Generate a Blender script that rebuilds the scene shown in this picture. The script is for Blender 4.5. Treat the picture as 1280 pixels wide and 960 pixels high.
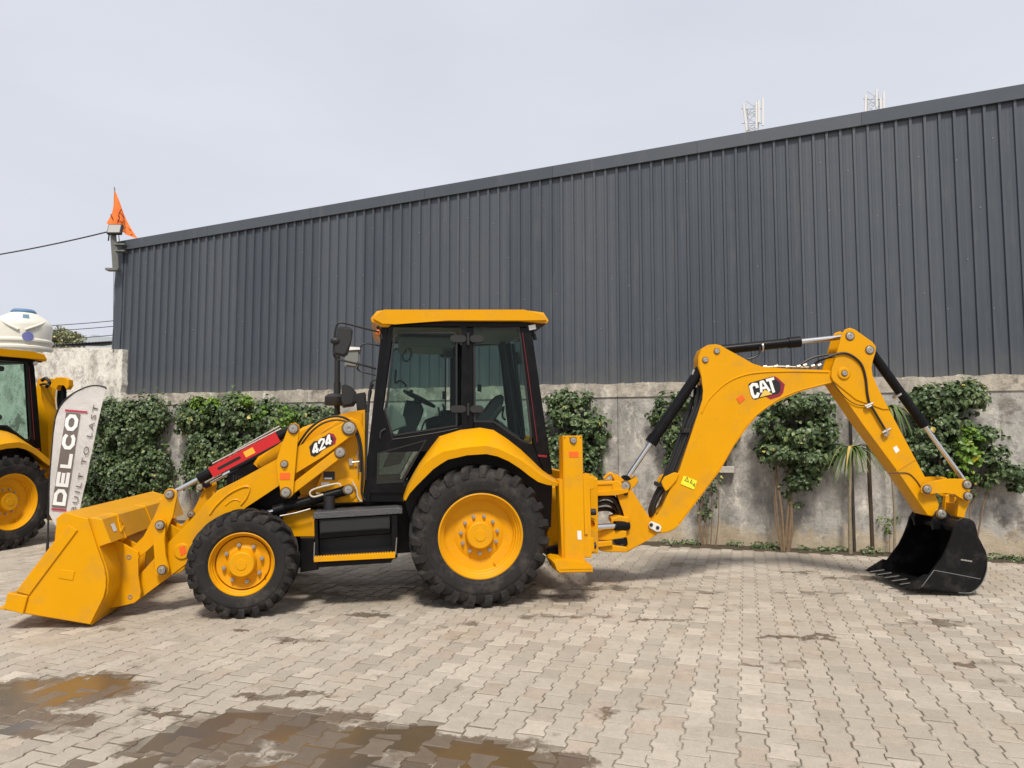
import bpy, bmesh, math, random
import numpy as np
from mathutils import Vector, Matrix, noise
random.seed(7); np.random.seed(7)
R = math.radians
for o in list(bpy.data.objects): bpy.data.objects.remove(o)
SC = bpy.context.scene
COL = SC.collection

# ------------------------------------------------------------------ camera
F_PX, CAM_H, PITCH = 890.0, 1.69, R(4.11)          # 24 mm phone lens held at eye height
cd = bpy.data.cameras.new('camera'); cam = bpy.data.objects.new('camera', cd); COL.objects.link(cam)
cd.sensor_width = 36; cd.lens = F_PX / 1280 * 36; cd.clip_start = 0.05; cd.clip_end = 3000
cam.location = (0, 0, CAM_H); cam.rotation_euler = (R(90) + PITCH, 0, 0)
SC.camera = cam
SC.render.resolution_x = 1024; SC.render.resolution_y = 768

# ------------------------------------------------------------------ sky, sun, exposure
SUN_AZ, SUN_EL = R(178), R(55)                      # azimuth clockwise from +Y
w = bpy.data.worlds.new('World'); SC.world = w; w.use_nodes = True
nt = w.node_tree; nt.nodes.clear()
out = nt.nodes.new('ShaderNodeOutputWorld'); bg = nt.nodes.new('ShaderNodeBackground')
sky = nt.nodes.new('ShaderNodeTexSky'); sky.sky_type = 'NISHITA'; sky.sun_disc = False
sky.sun_elevation = SUN_EL; sky.sun_rotation = SUN_AZ; sky.air_density = 1.0; sky.dust_density = 6.0; sky.ozone_density = 1.0
tc = nt.nodes.new('ShaderNodeTexCoord'); mp = nt.nodes.new('ShaderNodeMapping'); mp.inputs['Scale'].default_value = (1, 1, 3.0)
ns = nt.nodes.new('ShaderNodeTexNoise'); ns.inputs['Scale'].default_value = 1.6; ns.inputs['Detail'].default_value = 5; ns.inputs['Roughness'].default_value = .5
rp = nt.nodes.new('ShaderNodeValToRGB')
rp.color_ramp.elements[0].position = .30; rp.color_ramp.elements[0].color = (6.9, 7.2, 8.1, 1)
rp.color_ramp.elements[1].position = .70; rp.color_ramp.elements[1].color = (7.9, 8.15, 8.9, 1)
mx = nt.nodes.new('ShaderNodeMixRGB'); mx.inputs[0].default_value = .93     # thin overcast veil over the clear sky
nt.links.new(tc.outputs['Generated'], mp.inputs[0]); nt.links.new(mp.outputs[0], ns.inputs[0]); nt.links.new(ns.outputs[0], rp.inputs[0])
nt.links.new(sky.outputs[0], mx.inputs[1]); nt.links.new(rp.outputs[0], mx.inputs[2]); nt.links.new(mx.outputs[0], bg.inputs[0])
bg.inputs[1].default_value = 0.10; nt.links.new(bg.outputs[0], out.inputs[0])
ld = bpy.data.lights.new('sun', 'SUN'); sun = bpy.data.objects.new('sun', ld); COL.objects.link(sun)
ld.energy = 3.7; ld.angle = R(11); ld.color = (1, .93, .82)
sdir = Vector((math.sin(SUN_AZ) * math.cos(SUN_EL), math.cos(SUN_AZ) * math.cos(SUN_EL), math.sin(SUN_EL)))
sun.rotation_euler = sdir.to_track_quat('Z', 'Y').to_euler(); sun.location = (6, -8, 14)
vs = SC.view_settings
SC.display_settings.display_device = 'sRGB'
vs.view_transform = 'Standard'; vs.look = 'None'; vs.exposure = 0.0; vs.gamma = 1

# ------------------------------------------------------------------ measuring: photo point -> point on a real plane
_r = Vector((1, 0, 0)); _f = Vector((0, math.cos(PITCH), math.sin(PITCH))); _u = Vector((0, -math.sin(PITCH), math.cos(PITCH)))
CAMP = Vector((0, 0, CAM_H))
def ray(x, y): return _r * ((x - 640) / F_PX) + _f + _u * ((480 - y) / F_PX)
def hit(x, y, p0, n):
    d = ray(x, y); return CAMP + d * ((p0 - CAMP).dot(n) / d.dot(n))
def G(x, y, z=0.0): return hit(x, y, Vector((0, 0, z)), Vector((0, 0, 1)))
def D(x, y, depth): return hit(x, y, Vector((0, depth, 0)), Vector((0, 1, 0)))
class Fr:
    """a standing frame: x along, y away from the camera, z up"""
    def __init__(s, org, ang):
        s.o = Vector(org); s.m = Matrix.Translation(s.o) @ Matrix.Rotation(ang, 4, 'Z'); s.i = s.m.inverted()
        s.n = (s.m.to_3x3() @ Vector((0, 1, 0)))
    def P(s, x, y, v):
        p = s.i @ hit(x, y, s.o + s.n * v, s.n); return (p.x, p.z)
    def V(s, x, y, v):
        p = s.i @ hit(x, y, s.o + s.n * v, s.n); return Vector((p.x, v, p.z))
    def poly(s, pts, v): return [s.P(a, b, v) for a, b in pts]

# ------------------------------------------------------------------ materials
def mat(name, col, rough=.5, metal=0.0, spec=.5, coat=0.0, noise_amt=0.0, nscale=6, bump=0.0, bscale=60, dirt=None, coords='obj', **kw):
    m = bpy.data.materials.new(name); m.use_nodes = True; n = m.node_tree.nodes; l = m.node_tree.links
    b = n['Principled BSDF']; b.inputs['Base Color'].default_value = (*col, 1); b.inputs['Roughness'].default_value = rough
    b.inputs['Metallic'].default_value = metal; b.inputs['Specular IOR Level'].default_value = spec; b.inputs['Coat Weight'].default_value = coat
    b.inputs['Coat Roughness'].default_value = .12
    g = n.new('ShaderNodeNewGeometry')
    if noise_amt or dirt:
        t = n.new('ShaderNodeTexNoise'); t.inputs['Scale'].default_value = nscale; t.inputs['Detail'].default_value = 6; t.inputs['Roughness'].default_value = .65
        l.new(g.outputs['Position'], t.inputs['Vector'])
        mr = n.new('ShaderNodeMapRange'); mr.inputs[1].default_value = .3; mr.inputs[2].default_value = .7; mr.inputs[3].default_value = 1 - noise_amt; mr.inputs[4].default_value = 1 + noise_amt * .6
        l.new(t.outputs[0], mr.inputs[0])
        hs = n.new('ShaderNodeHueSaturation'); hs.inputs['Color'].default_value = (*col, 1); l.new(mr.outputs[0], hs.inputs['Value'])
        src = hs.outputs[0]
        if dirt:
            dcol, amt, dsc = dirt
            t2 = n.new('ShaderNodeTexNoise'); t2.inputs['Scale'].default_value = dsc; t2.inputs['Detail'].default_value = 9; t2.inputs['Roughness'].default_value = .7
            l.new(g.outputs['Position'], t2.inputs['Vector'])
            m2 = n.new('ShaderNodeMapRange'); m2.inputs[1].default_value = .5; m2.inputs[2].default_value = .75; m2.inputs[3].default_value = 0; m2.inputs[4].default_value = amt
            l.new(t2.outputs[0], m2.inputs[0])
            mm = n.new('ShaderNodeMixRGB'); l.new(m2.outputs[0], mm.inputs[0]); l.new(src, mm.inputs[1]); mm.inputs[2].default_value = (*dcol, 1); src = mm.outputs[0]
        l.new(src, b.inputs['Base Color'])
        m3 = n.new('ShaderNodeMapRange'); m3.inputs[3].default_value = max(rough - .1, .03); m3.inputs[4].default_value = min(rough + .12, 1)
        l.new(t.outputs[0], m3.inputs[0]); l.new(m3.outputs[0], b.inputs['Roughness'])
    if bump:
        t3 = n.new('ShaderNodeTexNoise'); t3.inputs['Scale'].default_value = bscale; t3.inputs['Detail'].default_value = 4
        l.new(g.outputs['Position'], t3.inputs['Vector'])
        bp = n.new('ShaderNodeBump'); bp.inputs['Strength'].default_value = bump; bp.inputs['Distance'].default_value = .01
        l.new(t3.outputs[0], bp.inputs['Height']); l.new(bp.outputs[0], b.inputs['Normal'])
    return m
M = {}
M['yellow'] = mat('yellow_paint', (.70, .322, .0006), .32, spec=.22, coat=.0, noise_amt=.04, nscale=3, dirt=((.34, .21, .07), .42, 3.5), bump=.03, bscale=14)
M['yellow_cast'] = mat('yellow_cast_steel', (.69, .312, .001), .48, spec=.22, noise_amt=.06, nscale=8, dirt=((.35, .22, .06), .25, 9), bump=.12, bscale=80)
M['black'] = mat('black_paint', (.004, .004, .005), .34, spec=.2, noise_amt=.15, nscale=5, dirt=((.045, .04, .035), .22, 7))
M['bucket_black'] = mat('black_bucket_paint', (.004, .004, .005), .38, spec=.28, noise_amt=.15, nscale=6, dirt=((.09, .08, .07), .35, 6), bump=.08, bscale=30)
M['plastic'] = mat('dark_plastic', (.014, .014, .015), .55, noise_amt=.1, nscale=12, bump=.1, bscale=200)
M['rubber'] = mat('tyre_rubber', (.017, .016, .016), .70, spec=.3, noise_amt=.22, nscale=7, dirt=((.14, .115, .09), .42, 6), bump=.12, bscale=50)
M['hose'] = mat('hose_rubber', (.012, .012, .012), .45)
M['worn_edge'] = mat('worn_edge_paint', (.13, .13, .13), .5)
M['chrome'] = mat('chrome_rod', (.75, .75, .75), .16, metal=1)
M['steel'] = mat('zinc_steel', (.50, .48, .44), .38, metal=.85, noise_amt=.15, nscale=30)
M['red'] = mat('red_paint', (.55, .008, .012), .35, coat=.3, noise_amt=.05)
M['orange'] = mat('orange_sticker', (.85, .13, .01), .4)
M['lemon'] = mat('lemon_sticker', (.80, .75, .03), .45)
M['white'] = mat('white_print', (.82, .82, .80), .45)
M['grease'] = mat('dark_grease', (.16, .085, .02), .5)
M['logored'] = mat('dark_red_print', (.25, .015, .03), .4)
M['ink'] = mat('black_print', (.01, .01, .01), .45)
M['grip'] = mat('grip_steel', (.10, .10, .105), .5, metal=.4, noise_amt=.2, nscale=60, bump=.8, bscale=90)
M['grey'] = mat('grey_plastic', (.19, .20, .19), .6, noise_amt=.05)
M['seat'] = mat('seat_fabric', (.03, .03, .033), .85, bump=.2, bscale=150)
M['beigehose'] = mat('beige_sleeve', (.55, .50, .40), .6)
def glass_mat(name, tint, refl=.05, edge=.35):
    m = bpy.data.materials.new(name); m.use_nodes = True; n = m.node_tree.nodes; l = m.node_tree.links; n.clear()
    o = n.new('ShaderNodeOutputMaterial'); tr = n.new('ShaderNodeBsdfTransparent'); gl = n.new('ShaderNodeBsdfGlossy'); mx = n.new('ShaderNodeMixShader'); fr = n.new('ShaderNodeLayerWeight'); fr.inputs[0].default_value = .3
    tr.inputs[0].default_value = (*tint, 1); gl.inputs['Roughness'].default_value = .02; gl.inputs[0].default_value = (.9, .9, .9, 1)
    pw = n.new('ShaderNodeMath'); pw.operation = 'POWER'; pw.inputs[1].default_value = 3; ml = n.new('ShaderNodeMath'); ml.operation = 'MULTIPLY_ADD'; ml.inputs[1].default_value = edge; ml.inputs[2].default_value = refl
    l.new(fr.outputs['Facing'], pw.inputs[0]); l.new(pw.outputs[0], ml.inputs[0]); l.new(ml.outputs[0], mx.inputs[0]); l.new(tr.outputs[0], mx.inputs[1]); l.new(gl.outputs[0], mx.inputs[2]); l.new(mx.outputs[0], o.inputs[0])
    return m
M['glass'] = glass_mat('tinted_glass', (.75, .84, .81), .012)
M['glass_dark'] = glass_mat('tinted_door_glass', (.50, .57, .54), .07)
M['mirror'] = mat('mirror_glass', (.85, .87, .88), .04, metal=1)
M['lamp'] = mat('lamp_lens', (.75, .75, .72), .12, coat=.8)

# ------------------------------------------------------------------ mesh helpers
def mesh_of(bm, m, smooth=True, ang=32):
    me = bpy.data.meshes.new('mesh'); bmesh.ops.recalc_face_normals(bm, faces=bm.faces[:]); bm.to_mesh(me); bm.free()
    for x in (m if isinstance(m, (list, tuple)) else [m]): me.materials.append(x)
    if smooth:
        me.shade_smooth(); me.set_sharp_from_angle(angle=R(ang))
    return me
XF = Matrix.Identity(4)                              # current frame of the part builders
def obj(name, bm, m, parent=None, kind=None, smooth=True, ang=32, xf=True, label=None):
    if xf: bm.transform(XF)
    o = bpy.data.objects.new(name, mesh_of(bm, m, smooth, ang)); o.data.name = name; COL.objects.link(o)
    if parent: o.parent = parent
    if kind: o['kind'] = kind
    if label: o['label'] = label
    return o
def tag(o, label, cat, group=None):
    o['label'] = label; o['category'] = cat
    if group: o['group'] = group
    return o
def thing(name, label, cat, loc=(0, 0, 0), rz=0, group=None):
    o = bpy.data.objects.new(name, None); COL.objects.link(o); o.location = loc; o.rotation_euler = (0, 0, rz); o.empty_display_size = .2
    return tag(o, label, cat, group)
def copy_tree(o, parent=None):
    c = o.copy(); COL.objects.link(c); c.parent = parent
    for ch in list(o.children): copy_tree(ch, c)
    return c
def B(): return bmesh.new()
def prism(bm, pts, y0, y1, bev=0.0, seg=1):
    """polygon in x,z pushed from y0 to y1"""
    a = [bm.verts.new((p[0], y0, p[1])) for p in pts]; b = [bm.verts.new((p[0], y1, p[1])) for p in pts]; n = len(pts)
    f = [bm.faces.new(a), bm.faces.new(b[::-1])]
    for i in range(n): f.append(bm.faces.new((a[i], a[(i + 1) % n], b[(i + 1) % n], b[i])))
    if bev:
        es = set(f[0].edges) | set(f[1].edges)
        bmesh.ops.bevel(bm, geom=list(es), offset=bev, segments=seg, affect='EDGES', clamp_overlap=True)
def box(bm, x0, x1, y0, y1, z0, z1, bev=0.0, seg=1):
    c = Matrix.Translation(((x0 + x1) / 2, (y0 + y1) / 2, (z0 + z1) / 2)) @ Matrix.Diagonal((x1 - x0, y1 - y0, z1 - z0, 1))
    r = bmesh.ops.create_cube(bm, size=1, matrix=c)
    if bev: bmesh.ops.bevel(bm, geom=list({e for v in r['verts'] for e in v.link_edges}), offset=bev, segments=seg, affect='EDGES', clamp_overlap=True)
def basis(d):
    d = d.normalized(); a = Vector((0, 0, 1)) if abs(d.z) < .9 else Vector((1, 0, 0)); s = d.cross(a).normalized(); return s, s.cross(d).normalized()
def rings(bm, rs, closed_ends=True):
    """rs: list of rings of points, same count; skinned"""
    vv = [[bm.verts.new(p) for p in r] for r in rs]; n = len(vv[0])
    for a, b in zip(vv, vv[1:]):
        for i in range(n): bm.faces.new((a[i], a[(i + 1) % n], b[(i + 1) % n], b[i]))
    if closed_ends: bm.faces.new(vv[0][::-1]); bm.faces.new(vv[-1])
def cyl(bm, p0, p1, r, r1=None, n=14):
    p0 = Vector(p0); p1 = Vector(p1); r1 = r if r1 is None else r1; s, t = basis(p1 - p0)
    mk = lambda p, q: [p + (s * math.cos(2 * math.pi * i / n) + t * math.sin(2 * math.pi * i / n)) * q for i in range(n)]
    rings(bm, [mk(p0, r), mk(p1, r1)])
def smooth_path(pts, k=6):
    pts = [Vector(p) for p in pts]; P = [pts[0]] + pts + [pts[-1]]; o = []
    for i in range(1, len(P) - 2):
        for j in range(k):
            t = j / k; a, b, c, d = P[i - 1:i + 3]
            o.append(.5 * ((2 * b) + (c - a) * t + (2 * a - 5 * b + 4 * c - d) * t * t + (3 * b - a - 3 * c + d) * t ** 3))
    o.append(pts[-1]); return o
def tube(bm, pts, r, n=8, k=6, taper=1.0):
    q = smooth_path(pts, k) if k > 1 else [Vector(p) for p in pts]; rs = []; s = None
    for i, p in enumerate(q):
        d = (q[min(i + 1, len(q) - 1)] - q[max(i - 1, 0)]).normalized()
        if s is None: s, _ = basis(d)
        s = (s - d * s.dot(d)).normalized(); t = d.cross(s); rr = r * (1 + (taper - 1) * i / (len(q) - 1))
        rs.append([p + (s * math.cos(2 * math.pi * j / n) + t * math.sin(2 * math.pi * j / n)) * rr for j in range(n)])
    rings(bm, rs)
def lathe(bm, prof, c, n=48, cap=True):
    """profile (radius, y) turned about the y axis through c=(x,y0,z)"""
    rs = []
    for r, y in prof: rs.append([Vector((c[0] + r * math.cos(2 * math.pi * i / n), c[1] + y, c[2] + r * math.sin(2 * math.pi * i / n))) for i in range(n)])
    rings(bm, rs, cap)
def lathe_z(bm, prof, c, n=40):
    rings(bm, [[Vector((c[0] + r * math.cos(2 * math.pi * i / n), c[1] + r * math.sin(2 * math.pi * i / n), c[2] + z)) for i in range(n)] for r, z in prof])
def arc(cx, cz, r, a0, a1, n=8): return [(cx + r * math.cos(R(a0 + (a1 - a0) * i / n)), cz + r * math.sin(R(a0 + (a1 - a0) * i / n))) for i in range(n + 1)]
def capsule(p, q, r0, r1=None, n=7):
    """outline round two pins in x,z"""
    r1 = r0 if r1 is None else r1; a = math.degrees(math.atan2(q[1] - p[1], q[0] - p[0]))
    return arc(p[0], p[1], r0, a + 90, a + 270, n) + arc(q[0], q[1], r1, a - 90, a + 90, n)
def stroke(pts, wd, closed=False):
    """mitred outline strips of a polyline in 2D -> list of quads"""
    n = len(pts); L = []; Rr = []
    for i in range(n):
        p = Vector(pts[i]); a = Vector(pts[i - 1]) if (i or closed) else None; b = Vector(pts[(i + 1) % n]) if (i < n - 1 or closed) else None
        d0 = (p - a).normalized() if a is not None else None; d1 = (b - p).normalized() if b is not None else None
        if d0 is None: d0 = d1
        if d1 is None: d1 = d0
        n0 = Vector((-d0.y, d0.x)); n1 = Vector((-d1.y, d1.x)); m = (n0 + n1)
        m = m.normalized() if m.length > 1e-5 else n0; k = wd / 2 / max(m.dot(n0), .45)
        L.append(p + m * k); Rr.append(p - m * k)
    q = []
    for i in range(n if closed else n - 1):
        j = (i + 1) % n; q.append([L[i], L[j], Rr[j], Rr[i]])
    return q
def stroke_prism(bm, pts, wd, y0, y1, closed=True):
    for q in stroke(pts, wd, closed): prism(bm, [(p.x, p.y) for p in q], y0, y1)
def pinhead(parent, fr_v, r, xz, name='pin', m=None, t=.035, bolt=True):
    """a pin end: collar, face and centre bolt, facing -y"""
    b = B(); lathe(b, [(r, .02), (r, -t * .55), (r * .9, -t * .7), (r * .62, -t * .7), (r * .58, -t), (r * .3, -t), (r * .26, -t * .6), (.0005, -t * .6)], (xz[0], fr_v, xz[1]), 20)
    o = obj(name, b, m or M['steel'], parent)
    if r > .027:                                      # a smear of dark grease round the pin
        b = B(); lathe(b, [(r * 1.32, .0), (r * 1.30, -.0035), (r * .9, -.0035)], (xz[0], fr_v, xz[1]), 18); obj('grease_ring', b, M['grease'], o)
    return o
# ------------------------------------------------------------------ the yard: ground, paving, puddles
WA = R(-18.1)                                        # the wall and the paving run along this direction
DS = Vector((math.cos(WA), math.sin(WA), 0)); DN = Vector((-DS.y, DS.x, 0))
T_PAVE, T_WALL = 11.20, 11.50
def ST(s, t, z=0): return DS * s + DN * t + Vector((0, 0, z))
def W(x, y, off=0.0):
    """photo point on the wall face brought forward by off -> (s, z)"""
    p = hit(x, y, DN * (T_WALL - off), DN); return p.dot(DS), p.z

def node_env(m):
    n = m.node_tree.nodes; l = m.node_tree.links; g = n.new('ShaderNodeNewGeometry')
    def noise_(sc, det=6, rough=.6, vec=None, scale=None):
        t = n.new('ShaderNodeTexNoise'); t.inputs['Scale'].default_value = sc; t.inputs['Detail'].default_value = det; t.inputs['Roughness'].default_value = rough
        v = vec or g.outputs['Position']
        if scale:
            mpp = n.new('ShaderNodeMapping'); mpp.inputs['Scale'].default_value = scale; l.new(v, mpp.inputs[0]); v = mpp.outputs[0]
        l.new(v, t.inputs['Vector']); return t.outputs[0]
    def rng(v, a, b, c=0.0, d=1.0, smooth=False):
        t = n.new('ShaderNodeMapRange'); t.interpolation_type = 'SMOOTHSTEP' if smooth else 'LINEAR'
        for i, x in zip((1, 2, 3, 4), (a, b, c, d)): t.inputs[i].default_value = x
        l.new(v, t.inputs[0]); return t.outputs[0]
    def mixc(f, a, b, mode='MIX'):
        t = n.new('ShaderNodeMixRGB'); t.blend_type = mode
        for i, x in zip((0, 1, 2), (f, a, b)):
            if isinstance(x, (int, float)): t.inputs[i].default_value = x
            elif isinstance(x, tuple): t.inputs[i].default_value = (*x, 1)
            else: l.new(x, t.inputs[i])
        return t.outputs[0]
    def mth(op, a, b=0.0):
        t = n.new('ShaderNodeMath'); t.operation = op
        for i, x in zip((0, 1), (a, b)):
            if isinstance(x, (int, float)): t.inputs[i].default_value = x
            else: l.new(x, t.inputs[i])
        return t.outputs[0]
    def xyz(v=None):
        t = n.new('ShaderNodeSeparateXYZ'); l.new(v or g.outputs['Position'], t.inputs[0]); return t.outputs
    def bump(h, st, dist=.01):
        t = n.new('ShaderNodeBump'); t.inputs['Strength'].default_value = st; t.inputs['Distance'].default_value = dist; l.new(h, t.inputs['Height']); return t.outputs[0]
    return n, l, g, noise_, rng, mixc, mth, xyz, bump
def new_mat(name):
    m = bpy.data.materials.new(name); m.use_nodes = True; return m

WATER_Z = -.0062
m = M['paver'] = new_mat('concrete_paver'); n, l, g, NZ, RG, MX, MA, XYZ, BP = node_env(m); bs = n['Principled BSDF']
at = n.new('ShaderNodeAttribute'); at.attribute_name = 'tone'
tn = XYZ(at.outputs['Color'])
base = MX(tn[0], (.345, .305, .252), (.58, .515, .43))
base = MX(RG(tn[1], .80, 1.0, 0, .7), base, (.42, .325, .25))
base = MX(RG(NZ(.55, 5, .6), .40, .66, 0, .62, True), base, (.39, .335, .265))
base = MX(RG(NZ(3.1, 8, .75), .52, .72, 0, .40, True), base, (.25, .21, .165))
base = MX(RG(NZ(14, 8, .75), .42, .72, 0, .42), base, (.27, .235, .19))
base = MX(RG(NZ(34, 6, .8), .58, .72, 0, .4), base, (.22, .195, .16))
base = MX(RG(NZ(90, 3, .6), .52, .75, 0, .38), base, (.68, .63, .55))
base = MX(RG(NZ(150, 3, .7), .52, .72, 0, .42), base, (.20, .175, .14))
st_ = RG(MA('MULTIPLY', NZ(1.9, 7, .68), 1), .60, .70, 0, .62, True)
base = MX(st_, base, (.115, .092, .068))
base = MX(RG(NZ(1.1, 4, .5, scale=(1, 1, 1)), .60, .75, 0, .35), base, (.40, .29, .18))
z_ = XYZ()[2]
DAMP_SHADE = []                                            # Damp stains, and painted shade under the machine (ground position, size)
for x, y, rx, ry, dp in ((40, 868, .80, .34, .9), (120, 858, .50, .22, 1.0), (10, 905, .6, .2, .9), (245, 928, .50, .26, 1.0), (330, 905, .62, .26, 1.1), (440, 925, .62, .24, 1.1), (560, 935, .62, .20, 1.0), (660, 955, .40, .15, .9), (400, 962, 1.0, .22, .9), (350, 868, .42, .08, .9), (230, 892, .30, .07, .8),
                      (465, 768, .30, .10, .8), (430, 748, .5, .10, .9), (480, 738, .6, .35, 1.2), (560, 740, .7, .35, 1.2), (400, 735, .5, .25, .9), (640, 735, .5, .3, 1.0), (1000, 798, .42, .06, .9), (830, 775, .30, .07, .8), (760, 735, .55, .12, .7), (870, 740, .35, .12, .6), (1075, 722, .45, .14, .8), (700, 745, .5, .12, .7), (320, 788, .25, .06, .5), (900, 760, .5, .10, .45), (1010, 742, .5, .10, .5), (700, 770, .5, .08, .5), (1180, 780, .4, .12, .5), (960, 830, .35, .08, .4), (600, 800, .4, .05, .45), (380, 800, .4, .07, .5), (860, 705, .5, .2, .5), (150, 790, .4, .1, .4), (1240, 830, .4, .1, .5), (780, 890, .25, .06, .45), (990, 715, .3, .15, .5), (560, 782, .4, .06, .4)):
    q = hit(x, y, Vector((0, 0, 0)), Vector((0, 0, 1))); DAMP_SHADE.append((q.x, q.y, rx, ry, dp))
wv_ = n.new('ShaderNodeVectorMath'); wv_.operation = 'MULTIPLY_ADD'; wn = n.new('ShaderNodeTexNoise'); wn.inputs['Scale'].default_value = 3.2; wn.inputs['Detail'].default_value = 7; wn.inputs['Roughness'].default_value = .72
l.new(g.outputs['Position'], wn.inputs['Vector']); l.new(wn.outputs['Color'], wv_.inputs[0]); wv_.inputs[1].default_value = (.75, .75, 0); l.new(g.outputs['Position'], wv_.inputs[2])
damp_shade = None
for a_, c_, rx_, ry_, dp_ in DAMP_SHADE:
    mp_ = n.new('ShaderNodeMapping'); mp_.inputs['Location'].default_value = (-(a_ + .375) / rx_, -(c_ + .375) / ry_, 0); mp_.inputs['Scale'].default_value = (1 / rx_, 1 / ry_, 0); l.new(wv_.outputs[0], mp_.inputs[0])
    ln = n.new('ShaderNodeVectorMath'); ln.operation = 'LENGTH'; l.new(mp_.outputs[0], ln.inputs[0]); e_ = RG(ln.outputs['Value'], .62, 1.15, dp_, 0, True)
    damp_shade = e_ if damp_shade is None else MA('MAXIMUM', damp_shade, e_)
wet_shade = RG(MA('ADD', damp_shade, MA('ADD', RG(tn[1], 0, 1, -.38, .20), RG(NZ(5, 8, .8), .3, .7, -.32, .26))), .12, .72, 0, 1, True)
wet_shade = MA('MAXIMUM', wet_shade, MA('MULTIPLY', RG(z_, -.0075, -.0056, 1, 0), RG(z_, -.02, -.0108, 0, 1)))
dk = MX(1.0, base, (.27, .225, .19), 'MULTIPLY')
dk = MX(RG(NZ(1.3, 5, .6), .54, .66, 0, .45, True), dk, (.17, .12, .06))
col = MX(MA('MULTIPLY', wet_shade, .88), base, dk)
col = MX(MA('MULTIPLY', RG(z_, -.0090, -.0045, 1, 0), .45), col, (.20, .165, .125))
l.new(col, bs.inputs['Base Color']); l.new(RG(wet_shade, 0, 1, .86, .36), bs.inputs['Roughness'])
l.new(BP(MA('ADD', NZ(70, 5, .7), MA('MULTIPLY', NZ(260, 2, .6), .7)), .62, .010), bs.inputs['Normal'])

m = M['sand'] = new_mat('joint_sand'); n, l, g, NZ, RG, MX, MA, XYZ, BP = node_env(m); bs = n['Principled BSDF']
c = MX(NZ(9, 8, .7), (.17, .145, .11), (.42, .37, .30)); c = MX(RG(NZ(.8, 5, .6), .48, .62, 0, .8), c, (.10, .085, .06)); c = MX(RG(NZ(1.4, 6, .7), .60, .68, 0, .7), c, (.09, .11, .04))
l.new(c, bs.inputs['Base Color']); bs.inputs['Roughness'].default_value = .95; l.new(BP(NZ(60, 6, .7), .6, .02), bs.inputs['Normal'])
m = M['soil'] = new_mat('soil'); n, l, g, NZ, RG, MX, MA, XYZ, BP = node_env(m); bs = n['Principled BSDF']
c = MX(NZ(14, 8, .7), (.035, .026, .018), (.15, .115, .075)); l.new(c, bs.inputs['Base Color']); bs.inputs['Roughness'].default_value = .95; l.new(BP(NZ(40, 6, .7), 1, .04), bs.inputs['Normal'])
m = M['water'] = new_mat('muddy_water'); n, l, g, NZ, RG, MX, MA, XYZ, BP = node_env(m); n.clear()
o_ = n.new('ShaderNodeOutputMaterial'); tr = n.new('ShaderNodeBsdfTransparent'); gl = n.new('ShaderNodeBsdfGlossy'); df = n.new('ShaderNodeBsdfDiffuse'); m1 = n.new('ShaderNodeMixShader'); m2 = n.new('ShaderNodeMixShader'); fr = n.new('ShaderNodeFresnel'); fr.inputs[0].default_value = 1.33
tr.inputs[0].default_value = (.60, .56, .50, 1); gl.inputs['Roughness'].default_value = .22; gg = n.new('ShaderNodeNewGeometry'); nz = n.new('ShaderNodeTexNoise'); nz.inputs['Scale'].default_value = 1.5
l.new(gg.outputs['Position'], nz.inputs['Vector']); cr = n.new('ShaderNodeValToRGB'); cr.color_ramp.elements[0].color = (.20, .135, .065, 1); cr.color_ramp.elements[1].color = (.135, .115, .092, 1); cr.color_ramp.elements[0].position = .42; cr.color_ramp.elements[1].position = .6
l.new(nz.outputs[0], cr.inputs[0]); l.new(cr.outputs[0], df.inputs[0]); m1.inputs[0].default_value = .55; fm = n.new('ShaderNodeMath'); fm.operation = 'MULTIPLY'; fm.inputs[1].default_value = .30; l.new(fr.outputs[0], fm.inputs[0])
l.new(tr.outputs[0], m1.inputs[1]); l.new(df.outputs[0], m1.inputs[2]); l.new(fm.outputs[0], m2.inputs[0]); l.new(m1.outputs[0], m2.inputs[1]); l.new(gl.outputs[0], m2.inputs[2]); l.new(m2.outputs[0], o_.inputs[0])

# ground: one sheet to the horizon
b = B(); bmesh.ops.create_grid(b, x_segments=40, y_segments=40, size=900, matrix=Matrix.Translation((0, 400, -.0086)))
ground = obj('ground', b, M['sand'], kind='structure', smooth=False)
b = B(); p = [ST(-30, T_PAVE), ST(20, T_PAVE), ST(20, T_WALL + .1), ST(-30, T_WALL + .1)]
N_ = 260; vv = [[b.verts.new(ST(-30 + 50 * i / N_, T_PAVE - .02 + .36 * j / 6, -.012 + (.03 * noise.noise(Vector((i * .9, j * 1.7, 0))) + .03 if 0 < j else 0))) for j in range(7)] for i in range(N_ + 1)]
for i in range(N_):
    for j in range(6): b.faces.new((vv[i][j], vv[i + 1][j], vv[i + 1][j + 1], vv[i][j + 1]))
soil = obj('soil_strip', b, M['soil'], kind='structure')

# puddles: where the paving has sunk (real ground positions)
PUD = []
for x, y, rx, ry, dp in ((20, 868, .62, .42, 1.0), (115, 856, .50, .28, 1.1), (0, 905, .5, .2, .8), (215, 862, .35, .10, .55), (250, 925, .42, .30, 1.15), (330, 905, .52, .26, 1.2), (150, 962, .5, .2, .9), (450, 925, .55, .26, 1.15),
                          (580, 935, .50, .22, 1.05), (680, 955, .32, .16, 1.0), (370, 870, .30, .10, .8), (400, 962, .7, .2, 1.0)):
    q = G(x, y); PUD.append((q.x, q.y, rx, ry, dp))
def sunk(x, y):
    wx = x + .16 * noise.noise(Vector((x * 3, y * 3, 1))); wy = y + .16 * noise.noise(Vector((x * 3, y * 3, 7)))
    d = 0
    for a, c_, rx, ry, dp in PUD:
        e = ((wx - a) / rx) ** 2 + ((wy - c_) / ry) ** 2
        d = max(d, dp * max(0, 1 - e) ** .5 if e < 1 else 0)
    return d
b = B()
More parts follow.
